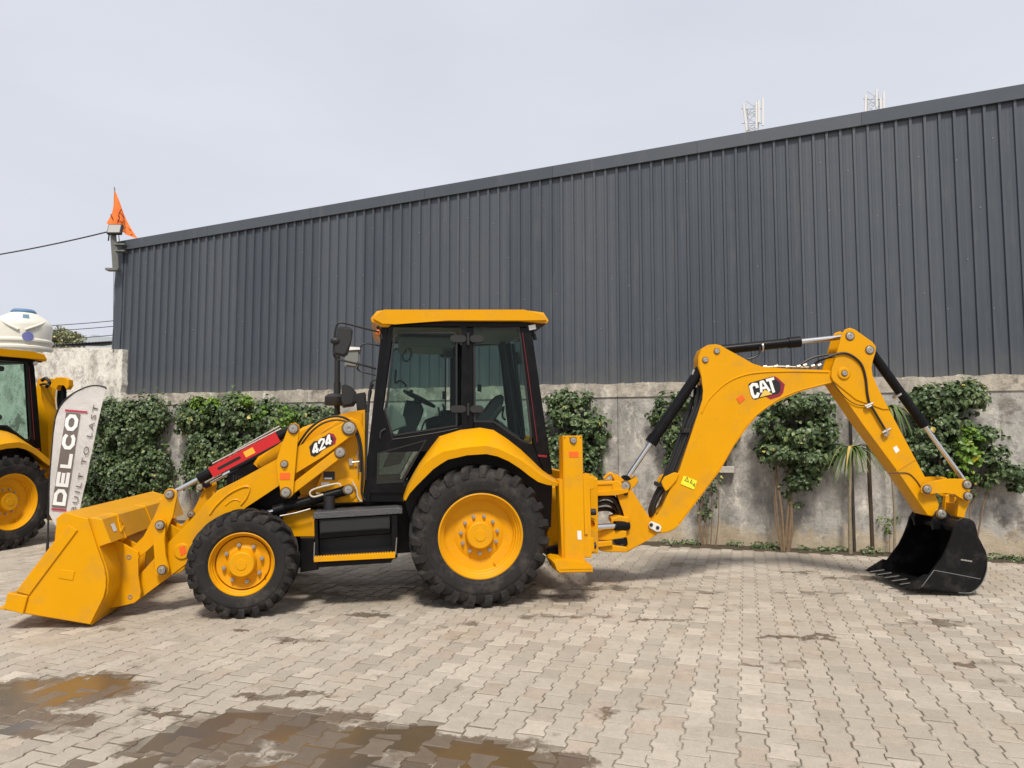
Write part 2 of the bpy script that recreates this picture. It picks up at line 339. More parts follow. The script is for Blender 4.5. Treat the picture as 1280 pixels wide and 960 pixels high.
for a, c_, rx, ry, dp in PUD[:]:
    pass
n_ = 60; g0 = (-3.6, 2.2); g1 = (1.4, 5.2); vg = {}
def wv(i, j):
    if (i, j) not in vg: vg[(i, j)] = b.verts.new((g0[0] + (g1[0] - g0[0]) * i / n_, g0[1] + (g1[1] - g0[1]) * j / n_, WATER_Z))
    return vg[(i, j)]
for i in range(n_):
    for j in range(n_):
        cx_ = g0[0] + (g1[0] - g0[0]) * (i + .5) / n_; cy_ = g0[1] + (g1[1] - g0[1]) * (j + .5) / n_
        if sunk(cx_, cy_) > .70: b.faces.new((wv(i, j), wv(i + 1, j), wv(i + 1, j + 1), wv(i, j + 1)))
puddle = obj('puddle', b, M['water'], kind='structure', smooth=False)

# interlocking I-shaped pavers, 200 x 165 mm, columns square to the wall
PIT, LEN = .150, .2055
def paver_outline(g=.0036):
    a, c_ = .0855 - g, .0645 - g; L = .0982
    return [(-a, -L), (a, -L), (a, -.0645), (c_, -.0385), (c_, .0385), (a, .0645), (a, L), (-a, L), (-a, .0645), (-c_, .0385), (-c_, -.0385), (-a, -.0645)]
OUTL = np.array(paver_outline()); INN = OUTL * np.array([[.935, .955]])
def paver_arrays(tx, ty, dz, tone, tone2, jit):
    """local s,t,z arrays for one paver"""
    zt = dz + INN[:, 0] * tx + INN[:, 1] * ty; zs = dz - .0034 + OUTL[:, 0] * tx + OUTL[:, 1] * ty
    sc_ = 1 - np.abs(jit)
    return np.vstack([np.column_stack([INN * sc_, zt]), np.column_stack([OUTL * sc_, zs]), np.column_stack([OUTL * sc_, np.full(12, -.03)])])
FACES = [list(range(12))] + [[i, 12 + i, 12 + (i + 1) % 12, (i + 1) % 12] for i in range(12)] + [[12 + i, 24 + i, 24 + (i + 1) % 12, 12 + (i + 1) % 12] for i in range(12)]
FACES = [f if k == 0 else f for k, f in enumerate(FACES)]
rng_ = np.random.default_rng(3)
cells = []
for ci in range(-92, 70):
    s = ci * PIT; off = (ci % 2) * LEN / 2
    for ri in range(10, 55):
        t = T_PAVE - ri * LEN + off - LEN / 2 + 10 * LEN - .01
        if t > T_PAVE - .08: continue
        p = ST(s, t); Y = p.y
        if Y < 2.3: continue
        if abs(p.x) > .72 * Y + 1.6: continue
        px = 640 + F_PX * p.x / Y; py = 544 + F_PX * CAM_H / Y
        cells.append((s, t, p.x, p.y, px, py))
inside = sorted([c for c in cells if -25 < c[4] < 1305 and c[5] < 985], key=lambda c: c[3])
single = set((c[0], c[1]) for c in inside[:290])
def tones(): return (float(np.clip(rng_.normal(.5, .25), 0, 1)), float(rng_.random()))
variants = []
for k in range(24):
    me = bpy.data.meshes.new('paver'); t1, t2 = tones()
    v = paver_arrays(rng_.normal(0, .008), rng_.normal(0, .008), 0, t1, t2, rng_.normal(0, .006))
    me.from_pydata([tuple(x) for x in v], [], FACES); ca = me.color_attributes.new('tone', 'FLOAT_COLOR', 'POINT')
    for d_ in ca.data: d_.color = (t1, t2, 0, 1)
    me.materials.append(M['paver']); variants.append(me)
V_, T_ = [], []; RM = np.array([[DS.x, DN.x, 0], [DS.y, DN.y, 0], [0, 0, 1]])
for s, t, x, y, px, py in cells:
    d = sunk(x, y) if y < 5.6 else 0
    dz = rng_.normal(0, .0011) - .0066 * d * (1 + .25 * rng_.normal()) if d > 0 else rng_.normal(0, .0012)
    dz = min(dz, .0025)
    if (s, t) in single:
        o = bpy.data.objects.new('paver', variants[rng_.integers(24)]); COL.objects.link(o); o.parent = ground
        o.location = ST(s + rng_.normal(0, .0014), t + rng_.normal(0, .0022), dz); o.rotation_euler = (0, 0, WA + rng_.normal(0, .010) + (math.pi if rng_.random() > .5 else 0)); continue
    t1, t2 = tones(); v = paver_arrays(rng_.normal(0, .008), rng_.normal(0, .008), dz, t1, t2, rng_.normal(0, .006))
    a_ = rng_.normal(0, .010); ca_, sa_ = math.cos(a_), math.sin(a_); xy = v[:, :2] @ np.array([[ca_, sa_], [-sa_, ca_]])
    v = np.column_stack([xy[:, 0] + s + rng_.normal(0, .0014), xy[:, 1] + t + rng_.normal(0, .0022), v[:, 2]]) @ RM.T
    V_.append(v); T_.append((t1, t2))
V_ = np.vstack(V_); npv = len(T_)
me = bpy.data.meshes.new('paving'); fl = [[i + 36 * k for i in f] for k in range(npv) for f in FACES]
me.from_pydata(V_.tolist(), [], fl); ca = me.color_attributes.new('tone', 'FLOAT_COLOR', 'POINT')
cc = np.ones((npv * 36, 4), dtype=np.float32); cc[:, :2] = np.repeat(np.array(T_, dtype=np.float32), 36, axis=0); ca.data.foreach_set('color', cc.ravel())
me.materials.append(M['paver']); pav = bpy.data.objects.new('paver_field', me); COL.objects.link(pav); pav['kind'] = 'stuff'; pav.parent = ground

# ------------------------------------------------------------------ boundary wall
def concrete(name, a, c_, top, low, zt, zl, streak=.55, dark=(.10, .09, .08)):
    m = new_mat(name); n, l, g, NZ, RG, MX, MA, XYZ, BP = node_env(m); bs = n['Principled BSDF']
    z = XYZ()[2]
    c = MX(RG(NZ(1.1, 8, .68), .3, .7), a, c_)
    c = MX(RG(NZ(3.2, 8, .72, scale=(1, 1, .22)), .47, .70, 0, streak + .12, True), c, dark)              # run-down streaks
    c = MX(RG(NZ(4.5, 9, .8), .48, .60, 0, .6), c, (.20, .19, .18))
    c = MX(RG(NZ(11, 8, .8), .54, .66, 0, .45), c, (.13, .12, .11))
    c = MX(RG(NZ(6, 9, .75, scale=(1, 1, .6)), .53, .66, 0, .7, True), c, (.78, .73, .64))           # bare light patches
    c = MX(RG(NZ(1.7, 7, .7), .56, .64, 0, .75, True), c, (.14, .115, .10))                             # brown stains
    c = MX(MA('MULTIPLY', RG(MA('ADD', z, RG(NZ(3, 6, .7), .2, .8, -.35, .35)), zl, zl + .28, 1, 0, True), .72), c, low)
    c = MX(MA('MULTIPLY', RG(MA('ADD', z, RG(NZ(5, 6, .7), .2, .8, -.3, .3)), zt - .3, zt, 0, 1, True), .5), c, top)
    c = MX(RG(NZ(45, 5, .7), .55, .8, 0, .35), c, (.14, .125, .105))
    l.new(c, bs.inputs['Base Color']); bs.inputs['Roughness'].default_value = .92
    l.new(BP(MA('ADD', NZ(9, 9, .75), MA('MULTIPLY', NZ(80, 4, .6), .25)), .6, .04), bs.inputs['Normal']); return m
M['concrete'] = concrete('weathered_concrete', (.33, .32, .30), (.58, .555, .51), (.46, .43, .385), (.50, .405, .27), 2.3, .12)
M['coping'] = concrete('coping_concrete', (.44, .395, .33), (.56, .50, .41), (.50, .44, .36), (.44, .37, .28), 4.3, -2, .35)
M['whitewash'] = concrete('old_whitewash', (.76, .73, .65), (.86, .83, .76), (.80, .77, .68), (.45, .38, .27), 5, -2, .38, (.30, .265, .21))
def wall_face(b, s0, s1, t, z0, z1, thick, ns_, nz_, amp=.006, ragged_top=0, ragged_right=0):
    """a plastered slab with an uneven front face"""
    g = []
    for i in range(ns_ + 1):
        r_ = []
        for j in range(nz_ + 1):
            s = s0 + (s1 - s0) * i / ns_; z = z0 + (z1 - z0) * j / nz_
            if j == nz_: z += ragged_top * noise.noise(Vector((s * 5, 3, t))) + ragged_top * .6 * noise.noise(Vector((s * 21, 5, t)))
            if i == ns_: s += ragged_right * noise.noise(Vector((z * 4, 9, t))) + ragged_right * .7 * noise.noise(Vector((z * 15, 5, t)))
            d = amp * noise.fractal(Vector((s * 1.7, z * 1.7, t)), 1, 2, 4)
            r_.append(b.verts.new(ST(s, t - d, z)))
        g.append(r_)
    for i in range(ns_):
        for j in range(nz_): b.faces.new((g[i][j], g[i + 1][j], g[i + 1][j + 1], g[i][j + 1]))
    ring = [g[i][0] for i in range(ns_ + 1)] + [g[ns_][j] for j in range(1, nz_ + 1)] + [g[i][nz_] for i in range(ns_ - 1, -1, -1)] + [g[0][j] for j in range(nz_ - 1, 0, -1)]
    back = [b.verts.new(v.co + DN * thick) for v in ring]
    for i in range(len(ring)): b.faces.new((ring[i], back[i], back[(i + 1) % len(ring)], ring[(i + 1) % len(ring)]))
    b.faces.new(back)
S_L = W(152, 493)[0]; Z_TOP = .5 * (W(200, 492)[1] + W(1275, 466)[1]); Z_COP = Z_TOP - .235
wall = thing('boundary_wall', 'long weathered grey concrete boundary wall behind the paved yard, stained brown and black', 'wall', ST(S_L, T_WALL))
wi = wall.matrix_world
def loc(parent):
    return Matrix.Translation(-Vector(parent.location))
edges_s = [S_L, W(505, 600)[0], W(773, 600)[0], W(1064, 600)[0], W(1300, 600)[0] + .6, 13]
for i in range(5):
    b = B(); a_, c_ = edges_s[i], edges_s[i + 1]
    wall_face(b, a_ + .004, c_ - .004, T_WALL + .003 * (i % 2), -.05, Z_COP, .22, int((c_ - a_) * 9), 20)
    b.transform(loc(wall)); obj('wall_panel', b, M['concrete'], wall, ang=50)
    b = B(); wall_face(b, a_ + .002, c_ - .002, T_WALL - .022 + .004 * (i % 2), Z_COP, Z_TOP - .01, .26, int((c_ - a_) * 22), 3, .008, .022)
    b.transform(loc(wall)); obj('coping', b, M['coping'], wall, ang=50)
b = B(); s0 = W(1066, 600)[0]; s1 = W(1089, 600, .12)[0]
wall_face(b, s0, s1, T_WALL - .11, -.04, Z_COP - .02, .108, 6, 30, .008); b.transform(loc(wall)); obj('pillar', b, M['concrete'], wall, ang=50)
M['rust'] = mat('rusty_brown_steel', (.06, .038, .022), .85, noise_amt=.4, nscale=9, bump=.3)
b = B(); q = W(1088, 600, .15)[0]
cyl(b, ST(q, T_WALL - .1, -.02), ST(q - .01, T_WALL - .1, 1.95), .030, n=10)
tag(obj('drain_pipe', b, M['rust']), 'thin dark brown rusty pipe standing upright against the right edge of the wall pillar', 'pipe')

# old whitewashed wall running on to the left of the hall
hw = thing('whitewashed_wall', 'taller cream whitewashed wall left of the dark hall, ragged at its right end', 'wall', ST(S_L, T_WALL))
b = B(); zt = W(145, 437.5)[1]; s_r = W(151, 460, .1)[0]
wall_face(b, -26, s_r, T_WALL - .07, -.05, zt, .25, 240, 40, .012, .03, .05); b.transform(loc(hw)); obj('wall_panel', b, M['whitewash'], hw, ang=50)

# ------------------------------------------------------------------ the metal-clad hall
T_H = T_WALL + .10
def WH(x, y): return W(x, y, -.10)
m = M['clad'] = new_mat('dark_grey_sheet_paint'); n, l, g, NZ, RG, MX, MA, XYZ, BP = node_env(m); bs = n['Principled BSDF']
at = n.new('ShaderNodeAttribute'); at.attribute_type = 'OBJECT'; at.attribute_name = 'tone'
c = MX(at.outputs['Fac'], (.052, .064, .082), (.074, .086, .103))
c = MX(RG(NZ(1.3, 5, .6, scale=(1, 1, .3)), .35, .7, 0, .25), c, (.098, .107, .118))
c = MX(RG(NZ(7, 7, .7, scale=(1, 1, .12)), .55, .8, 0, .28), c, (.20, .19, .17))
c = MX(MA('MULTIPLY', RG(MA('ADD', XYZ()[2], RG(NZ(4, 6, .7), .2, .8, -.3, .3)), 2.4, 3.1, 1, 0, True), .22), c, (.19, .17, .14))
l.new(c, bs.inputs['Base Color']); bs.inputs['Roughness'].default_value = .42; bs.inputs['Specular IOR Level'].default_value = .5
l.new(BP(NZ(2.2, 3, .5), .25, .02), bs.inputs['Normal'])
hall = thing('industrial_hall', 'large dark grey hall of ribbed metal sheets, roof line rising to the right', 'building', ST(S_L, T_H))
sA, zA = WH(150, 303); sB, zB = WH(1275, 108)
def eave(s): return zA + (zB - zA) * (s - sA) / (sB - sA)
RIB = .190; SH = RIB * 5; s = sA + .17; k = 0; S_END = sB + 5.0
LH = loc(hall)
def clad_panel(s0, s1, first):
    prof = []; s = s0
    while s < s1 - 1e-4:
        prof += [(s, 0), (s + .010, -.036), (s + .044, -.036), (s + .056, 0), (s + .098, 0), (s + .104, -.0018), (s + .112, 0), (s + .148, 0), (s + .154, -.0018), (s + .162, 0)]
        s += RIB
    prof.append((s1 + .012, -.006))
    b = B(); lo = [b.verts.new(ST(p[0], T_H + p[1], Z_TOP - .10)) for p in prof]; hi = [b.verts.new(ST(p[0], T_H + p[1], eave(p[0]) - .16)) for p in prof]
    for i in range(len(prof) - 1): b.faces.new((lo[i], lo[i + 1], hi[i + 1], hi[i]))
    b.transform(LH); o = obj('cladding_sheet', b, M['clad'], hall, ang=20); o['tone'] = random.choice([.1, .35, .5, .8, .95]) ; return o
while s < S_END: clad_panel(s, s + SH, k == 0); s += SH; k += 1
L_END = s
b = B()                                              # screws
for r_ in range(6):
    for j in range(int((S_END - sA) / RIB)):
        if (j * 7 + r_ * 3) % 5 < 2 and random.random() < .45:
            sx = sA + .17 + j * RIB + random.choice([.03, .12]); zz = 3.0 + r_ * .72 + .04 * (j * RIB) + random.uniform(-.16, .16)
            if zz < eave(sx) - .3: cyl(b, ST(sx, T_H - (.032 if random.random() < 2 and abs((sx - sA - .17) % RIB - .03) < .005 else .002), zz), ST(sx, T_H - .042 if abs((sx - sA - .17) % RIB - .03) < .005 else T_H - .010, zz), .0065, n=6)
b.transform(LH); obj('screws', b, M['steel'], hall, kind='stuff')
def strip(name, s0, s1, pr, mt='clad'):
    """folded trim following the eave; pr = list of (out, dz)"""
    b = B(); A = [b.verts.new(ST(s0, T_H + o_, eave(s0) + dz)) for o_, dz in pr]; C = [b.verts.new(ST(s1, T_H + o_, eave(s1) + dz)) for o_, dz in pr]
    for i in range(len(pr)): b.faces.new((A[i], A[(i + 1) % len(pr)], C[(i + 1) % len(pr)], C[i]))
    b.faces.new(A[::-1]); b.faces.new(C); b.transform(LH); o = obj(name, b, M[mt], hall, smooth=False); o['tone'] = random.random(); return o
s = sA - .06
while s < S_END:
    strip('fascia_trim', s, min(s + 2.4, S_END), [(-.062, -.20), (-.066, 0), (-.04, .012), (.15, .012), (.15, -.04), (-.04, -.04), (-.045, -.205)]); s += 2.404
b = B(); zt_ = eave(sA) - .02                         # corner flashing with dents
for pr0, pr1 in (((sA - .05, -.05), (sA + .16, -.05)), ((sA + .16, -.05), (sA + .165, 0)), ((sA - .05, .25), (sA - .05, -.05))):
    NZ_ = 22; a_ = []
    for j in range(NZ_ + 1):
        z = Z_TOP - .1 + (zt_ - Z_TOP + .1) * j / NZ_; d = .012 * noise.noise(Vector((z * 2.3, pr0[0], 0)))
        a_.append([b.verts.new(ST(p[0] + d * .6, T_H + p[1] + d, z)) for p in (pr0, pr1)])
    for j in range(NZ_): b.faces.new((a_[j][0], a_[j][1], a_[j + 1][1], a_[j + 1][0]))
b.transform(LH); o = obj('corner_flashing', b, M['clad'], hall, ang=40); o['tone'] = .2
b = B()                                              # roof sheet and side walls so the hall is a solid building
p = [ST(sA, T_H + .12, eave(sA) - .03), ST(S_END, T_H + .12, eave(S_END) - .03), ST(S_END, T_H + 14, eave(S_END) - .03), ST(sA, T_H + 14, eave(sA) - .03)]
b.faces.new([b.verts.new(q) for q in p]); b.transform(LH); o = obj('roof', b, M['clad'], hall, smooth=False); o['tone'] = .5
for nm, s_ in (('side_wall', sA - .02), ('side_wall', S_END)):
    b = B(); p = [ST(s_, T_H + .26, -.0), ST(s_, T_H + 14, -.0), ST(s_, T_H + 14, eave(s_) - .06), ST(s_, T_H + .26, eave(s_) - .06)]
    b.faces.new([b.verts.new(q) for q in p]); b.transform(LH); o = obj(nm, b, M['clad'], hall, smooth=False); o['tone'] = .3

# ------------------------------------------------------------------ plants
def leaf_mat(name, c0, c1, c2, rough=.42):
    m = new_mat(name); n, l, g, NZ, RG, MX, MA, XYZ, BP = node_env(m); bs = n['Principled BSDF']
    at = n.new('ShaderNodeAttribute'); at.attribute_name = 'tone'
    rp = n.new('ShaderNodeValToRGB'); e = rp.color_ramp.elements; e[0].color = (*c0, 1); e[0].position = 0; e[1].color = (*c2, 1); e[1].position = 1; k = e.new(.55); e.new(.97).color = (*c2, 1); e[len(e) - 1].color = (c2[0] * 2.0, c2[1] * 1.25, c2[2] * .8, 1); k.color = (*c1, 1)
    l.new(XYZ(at.outputs['Color'])[0], rp.inputs[0]); l.new(rp.outputs[0], bs.inputs['Base Color']); bs.inputs['Roughness'].default_value = rough
    bs.inputs['Specular IOR Level'].default_value = .42; bs.inputs['Subsurface Weight'].default_value = 0
    return m
M['leaf'] = leaf_mat('leaves', (.028, .050, .017), (.075, .120, .042), (.23, .29, .12))
M['leaf_light'] = leaf_mat('young_leaves', (.05, .11, .015), (.12, .22, .02), (.28, .36, .05))
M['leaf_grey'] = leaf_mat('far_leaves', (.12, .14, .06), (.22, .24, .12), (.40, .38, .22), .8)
M['leaf_dry'] = leaf_mat('palm_leaves', (.04, .08, .02), (.11, .17, .04), (.30, .32, .14))
M['bark'] = mat('bark', (.22, .15, .09), .9, noise_amt=.3, nscale=18, bump=.4)
M['bark_grey'] = mat('grey_bark', (.26, .22, .15), .9, noise_amt=.3, nscale=20, bump=.4)
def leaves(name, blobs, count, size, mt, parent, tmax, seed, droop=.5, gap=.36):
    count = int(count * 1.4); size = size * .80
    rg = np.random.default_rng(seed); vs_, fs, ts = [], [], []; wts = np.array([b_[3] * b_[4] for b_ in blobs]); wts = wts / wts.sum(); made = 0; tries = 0
    P0 = Vector(parent.location)
    while made < count and tries < count * 6:
        tries += 1
        bx = blobs[rg.choice(len(blobs), p=wts)]; d = Vector(rg.normal(size=3)).normalized()
        rr = (1 - abs(rg.normal(0, .17)) + (abs(rg.normal(0, .16)) if rg.random() < .22 else 0)) * (1 + .42 * noise.noise(Vector((bx[0] * 3 + d.x * 2.1, d.y * 2.1, bx[2] * 3 + d.z * 2.1 + seed))) + .16 * noise.noise(Vector((bx[0] + d.x * 6, d.y * 6, d.z * 6 + seed)))); s = bx[0] + d.x * bx[3] * rr; t = bx[1] + d.y * bx[5] * rr; z = bx[2] + d.z * bx[4] * rr
        if t > tmax or z < .02: continue
        q = Vector((s * 3.1, z * 3.1, seed))
        if noise.noise(q * 1.6) + .5 * noise.noise(q * 4.1) < -gap * .50 and rg.random() < .93: continue
        c = ST(s, t, z); nrm = (DS * d.x + DN * d.y + Vector((0, 0, d.z))); nrm = (nrm * .7 + Vector((0, -.35, .45)) + Vector(rg.normal(size=3)) * .42).normalized()
        dn = Vector((rg.normal() * .6, rg.normal() * .3, -droop - rg.random() * .5)); ax = (dn - nrm * dn.dot(nrm)).normalized(); sd = nrm.cross(ax)
        L = size * rg.uniform(.5, 1.45); Wd = L * rg.uniform(.34, .46); fold = nrm * (Wd * rg.uniform(.1, .5))
        k = len(vs_); c = c - P0
        vs_ += [c, c + ax * L * .18 + sd * Wd * .75 + fold * .7, c + ax * L * .52 + sd * Wd + fold, c + ax * L - nrm * L * .14, c + ax * L * .52 - sd * Wd + fold, c + ax * L * .18 - sd * Wd * .75 + fold * .7, c + ax * L * .5]
        fs += [(k, k + 1, k + 6), (k + 1, k + 2, k + 6), (k + 2, k + 3, k + 6), (k + 3, k + 4, k + 6), (k + 4, k + 5, k + 6), (k + 5, k, k + 6)]
        clump = .5 + .5 * noise.noise(Vector((s * 2.2, z * 2.2, seed + 5))); ts += [float(np.clip(clump * .55 + rg.normal(.12, .17) + (.34 if rg.random() < .05 else 0), 0, 1))] * 7; made += 1
    me = bpy.data.meshes.new(name); me.from_pydata(vs_, [], fs); ca = me.color_attributes.new('tone', 'FLOAT_COLOR', 'POINT')
    arr = np.ones((len(vs_), 4), dtype=np.float32); arr[:, 0] = ts; ca.data.foreach_set('color', arr.ravel()); me.materials.append(mt)
    o = bpy.data.objects.new(name, me); COL.objects.link(o); o.parent = parent; return o
def blob(px, py, rx, rz, off, ry=.22):
    s, z = W(px, py, off); return (s, T_WALL - off, z, rx, rz, ry)
def stems(parent, lst, r=.014, mt='bark', off=.2):
    P0 = Vector(parent.location)
    for pts in lst:
        b = B(); pp = []
        for i, (x, y) in enumerate(pts):
            s, z = W(x, y, off); pp.append(ST(s, T_WALL - off, max(z, .0) if i else -.02) - P0)
        tube(b, pp, r * random.uniform(.8, 1.3), 7, 5, .45); obj('stem', b, M[mt], parent)
def plant(name, label, cat, px, py, off=.2):
    s, z = W(px, py, off); return thing(name, label, cat, ST(s, T_WALL - off, 0), 0, {'shrub': 'climbing shrubs along the wall', 'palm': 'young palms by the wall'}.get(cat))
pl = plant('climbing_shrub', 'dense dark green bush against the wall just right of the feather banner', 'shrub', 160, 640)
leaves('foliage', [blob(160, 545, .62, .62, .22, .3), blob(135, 520, .45, .35, .2, .25), blob(185, 520, .5, .42, .2, .25), blob(150, 600, .7, .55, .25, .35), blob(190, 590, .45, .5, .22, .3), blob(120, 580, .45, .7, .22, .3), blob(170, 640, .6, .45, .3, .35), blob(110, 630, .5, .5, .2, .3)], 9000, .085, M['leaf'], pl, T_WALL - .03, 11)
stems(pl, [[(140, 690), (138, 640), (142, 590)], [(172, 690), (176, 640), (168, 590)], [(120, 690), (118, 640), (126, 600)]])
pl = plant('climbing_shrub', 'broad light and dark green bush hanging over the wall behind the red cylinder brace', 'shrub', 300, 640)
leaves('foliage', [blob(245, 520, .45, .33, .22, .28), blob(290, 518, .55, .38, .25, .3), blob(340, 525, .55, .38, .25, .3), blob(265, 560, .55, .42, .25, .3), blob(320, 565, .6, .35, .28, .3), blob(385, 520, .38, .2, .2, .2), blob(405, 518, .25, .16, .18, .16), blob(250, 590, .38, .32, .22, .25), blob(300, 600, .5, .3, .22, .25)], 9000, .088, M['leaf'], pl, T_WALL - .03, 12)
leaves('young_foliage', [blob(255, 505, .35, .16, .42, .08), blob(345, 520, .4, .2, .46, .08), blob(300, 500, .3, .1, .4, .08)], 700, .08, M['leaf_light'], pl, T_WALL - .05, 13, gap=.1)
stems(pl, [[(262, 690), (258, 640), (266, 580)], [(300, 690), (306, 640), (300, 590)], [(236, 690), (240, 650), (236, 600)]])
pl = plant('climbing_shrub', 'tall narrow green bush between the cab and the stabiliser post', 'shrub', 715, 620)
leaves('foliage', [blob(715, 520, .38, .30, .22, .25), blob(735, 540, .26, .40, .22, .22), blob(700, 560, .4, .5, .22, .28), blob(722, 585, .35, .4, .22, .25), blob(712, 500, .36, .16, .22, .2)], 5200, .085, M['leaf'], pl, T_WALL - .03, 14)
stems(pl, [[(715, 683), (718, 640), (712, 580)], [(700, 683), (696, 640), (704, 590)]])
pl = plant('climbing_shrub', 'leafy bush on thin bare stems showing between the boom cylinders and the boom', 'shrub', 880, 600)
leaves('foliage', [blob(850, 500, .34, .14, .2, .16), blob(830, 520, .22, .16, .2, .16), blob(855, 545, .32, .24, .22, .18), blob(848, 580, .20, .22, .2, .15), blob(890, 530, .4, .35, .22, .2)], 2300, .08, M['leaf'], pl, T_WALL - .03, 15, gap=.12)
leaves('low_foliage', [blob(892, 603, .12, .14, .2, .1), blob(885, 625, .14, .16, .2, .1), blob(898, 615, .10, .1, .2, .1), blob(880, 640, .10, .12, .18, .1)], 130, .06, M['leaf'], pl, T_WALL - .03, 16, gap=.0)
stems(pl, [[(878, 681), (872, 640), (868, 590), (866, 540)], [(884, 681), (881, 650), (879, 610), (880, 560)], [(888, 681), (890, 640), (888, 600), (884, 560)], [(894, 681), (898, 650), (898, 610), (892, 570)], [(881, 681), (876, 655), (877, 620)]], .012)
pl = plant('young_tree', 'small tree with a rounded dark crown on thin pale trunks, right of the boom logo', 'tree', 985, 620)
leaves('foliage', [blob(985, 505, .30, .20, .28, .3), blob(1018, 508, .24, .18, .28, .26), blob(968, 530, .24, .22, .28, .26), blob(1000, 540, .34, .22, .28, .3), blob(1030, 540, .20, .22, .28, .24), blob(975, 565, .26, .20, .28, .26), blob(1012, 572, .26, .18, .28, .26), blob(1003, 598, .20, .14, .25, .2), blob(1040, 560, .12, .14, .22, .16), blob(955, 560, .10, .12, .25, .14), blob(985, 610, .10, .10, .24, .1)], 5000, .082, M['leaf'], pl, T_WALL - .04, 17, gap=.3)
leaves('low_foliage', [blob(996, 615, .10, .10, .24, .1), blob(998, 628, .08, .08, .24, .08), blob(990, 618, .12, .1, .24, .1)], 60, .06, M['leaf'], pl, T_WALL - .04, 18, gap=0)
stems(pl, [[(977, 685), (972, 650), (969, 600), (975, 560)], [(980, 685), (977, 640), (970, 585), (972, 550)], [(979, 685), (984, 650), (988, 600), (990, 550)], [(984, 685), (989, 640), (990, 590), (1000, 550)], [(985, 686), (990, 660), (988, 610), (985, 560)], [(978, 684), (970, 655), (968, 620)]], .019, 'bark', .26)
# palm-like plant
pl = plant('young_palm', 'slender young palm with drooping strap leaves in front of the wall pillar', 'palm', 1062, 620, .25)
P0 = Vector(pl.location); b = B(); pp = [W(1063, 691, .25), W(1062, 640, .25), W(1063, 590, .25), W(1066, 560, .25)]
tube(b, [ST(a_, T_WALL - .25, c_ if i else -.02) - P0 for i, (a_, c_) in enumerate(pp)], .028, 9, 5, .6); obj('trunk', b, M['bark_grey'], pl)
def fronds(cx, cy, n_, L, parent, seed, off=.28):
    rg = random.Random(seed); s0, z0 = W(cx, cy, off); P0 = Vector(parent.location)
    for i in range(n_):
        a = rg.uniform(-1.2, 1.2) if i % 3 else rg.uniform(-.4, .4); up = rg.uniform(.35, .9); ll = L * rg.uniform(.6, 1.05); pts = []
        for k in range(8):
            u = k / 7; pts.append(Vector((math.sin(a) * ll * u, -.35 * abs(math.sin(i * 2.1)) * ll * u, ll * (up * u - 1.35 * u * u))))
        vs_ = []; fs = []
        for k, p in enumerate(pts):
            wd = .022 * (1 - (k / 7) ** 2) + .003
            for sgn in (-1, 0, 1): vs_.append(ST(s0 + p.x + sgn * wd * math.cos(a), T_WALL - off + p.y + sgn * wd * .4, z0 + p.z - abs(sgn) * -.006) - P0)
        for k in range(7):
            for c in (0, 1): fs.append((k * 3 + c, k * 3 + c + 1, k * 3 + c + 4, k * 3 + c + 3))
        me = bpy.data.meshes.new('frond'); me.from_pydata(vs_, [], fs); ca = me.color_attributes.new('tone', 'FLOAT_COLOR', 'POINT'); t = min(1, max(0, rg.gauss(.5, .3)))
        for d_ in ca.data: d_.color = (t, 0, 0, 1)
        me.materials.append(M['leaf_dry']); o = bpy.data.objects.new('frond', me); COL.objects.link(o); o.parent = parent
fronds(1066, 562, 44, .52, pl, 3)
pl = plant('young_palm', 'second palm with long arching leaves half hidden behind the stick and its cylinder', 'palm', 1112, 600, .22)
P0 = Vector(pl.location); b = B(); pp = [W(1118, 693, .22), W(1118, 640, .22), W(1114, 580, .22), W(1112, 520, .22)]
tube(b, [ST(a_, T_WALL - .22, c_ if i else -.02) - P0 for i, (a_, c_) in enumerate(pp)], .02, 8, 5, .6); obj('trunk', b, M['bark_grey'], pl)
fronds(1112, 512, 22, .62, pl, 8, .25)
pl = plant('climbing_shrub', 'tall round-topped climber on the wall behind the bucket cylinder rod', 'shrub', 1180, 600)
leaves('foliage', [blob(1175, 497, .36, .22, .25, .26), blob(1205, 497, .26, .24, .25, .24), blob(1180, 530, .36, .26, .25, .26), blob(1170, 570, .34, .34, .25, .26), blob(1155, 540, .22, .3, .22, .2), blob(1190, 610, .25, .22, .22, .2), blob(1170, 610, .22, .2, .22, .18)], 5600, .080, M['leaf'], pl, T_WALL - .03, 21, gap=.3)
leaves('young_foliage', [blob(1212, 560, .14, .26, .42, .12), blob(1205, 590, .12, .18, .42, .1)], 480, .085, M['leaf_light'], pl, T_WALL - .05, 22, gap=.3)
stems(pl, [[(1172, 697), (1170, 650), (1174, 590), (1176, 540)], [(1186, 697), (1190, 650), (1186, 600)]], .018, 'bark', .22)
pl = plant('climbing_shrub', 'loose spreading climber on the wall at the right edge of the picture', 'shrub', 1240, 600)
leaves('foliage', [blob(1228, 543, .20, .12, .25, .16), blob(1240, 570, .22, .13, .25, .16), blob(1256, 588, .18, .12, .22, .14), blob(1224, 560, .18, .16, .25, .16), blob(1274, 590, .10, .14, .22, .12), blob(1226, 598, .16, .08, .22, .12), blob(1270, 605, .12, .08, .2, .12)], 1700, .078, M['leaf'], pl, T_WALL - .03, 23, gap=.2)
stems(pl, [[(1216, 697), (1212, 640), (1225, 610), (1240, 580)], [(1218, 697), (1224, 660), (1236, 610), (1262, 590)]], .014, 'bark', .2)
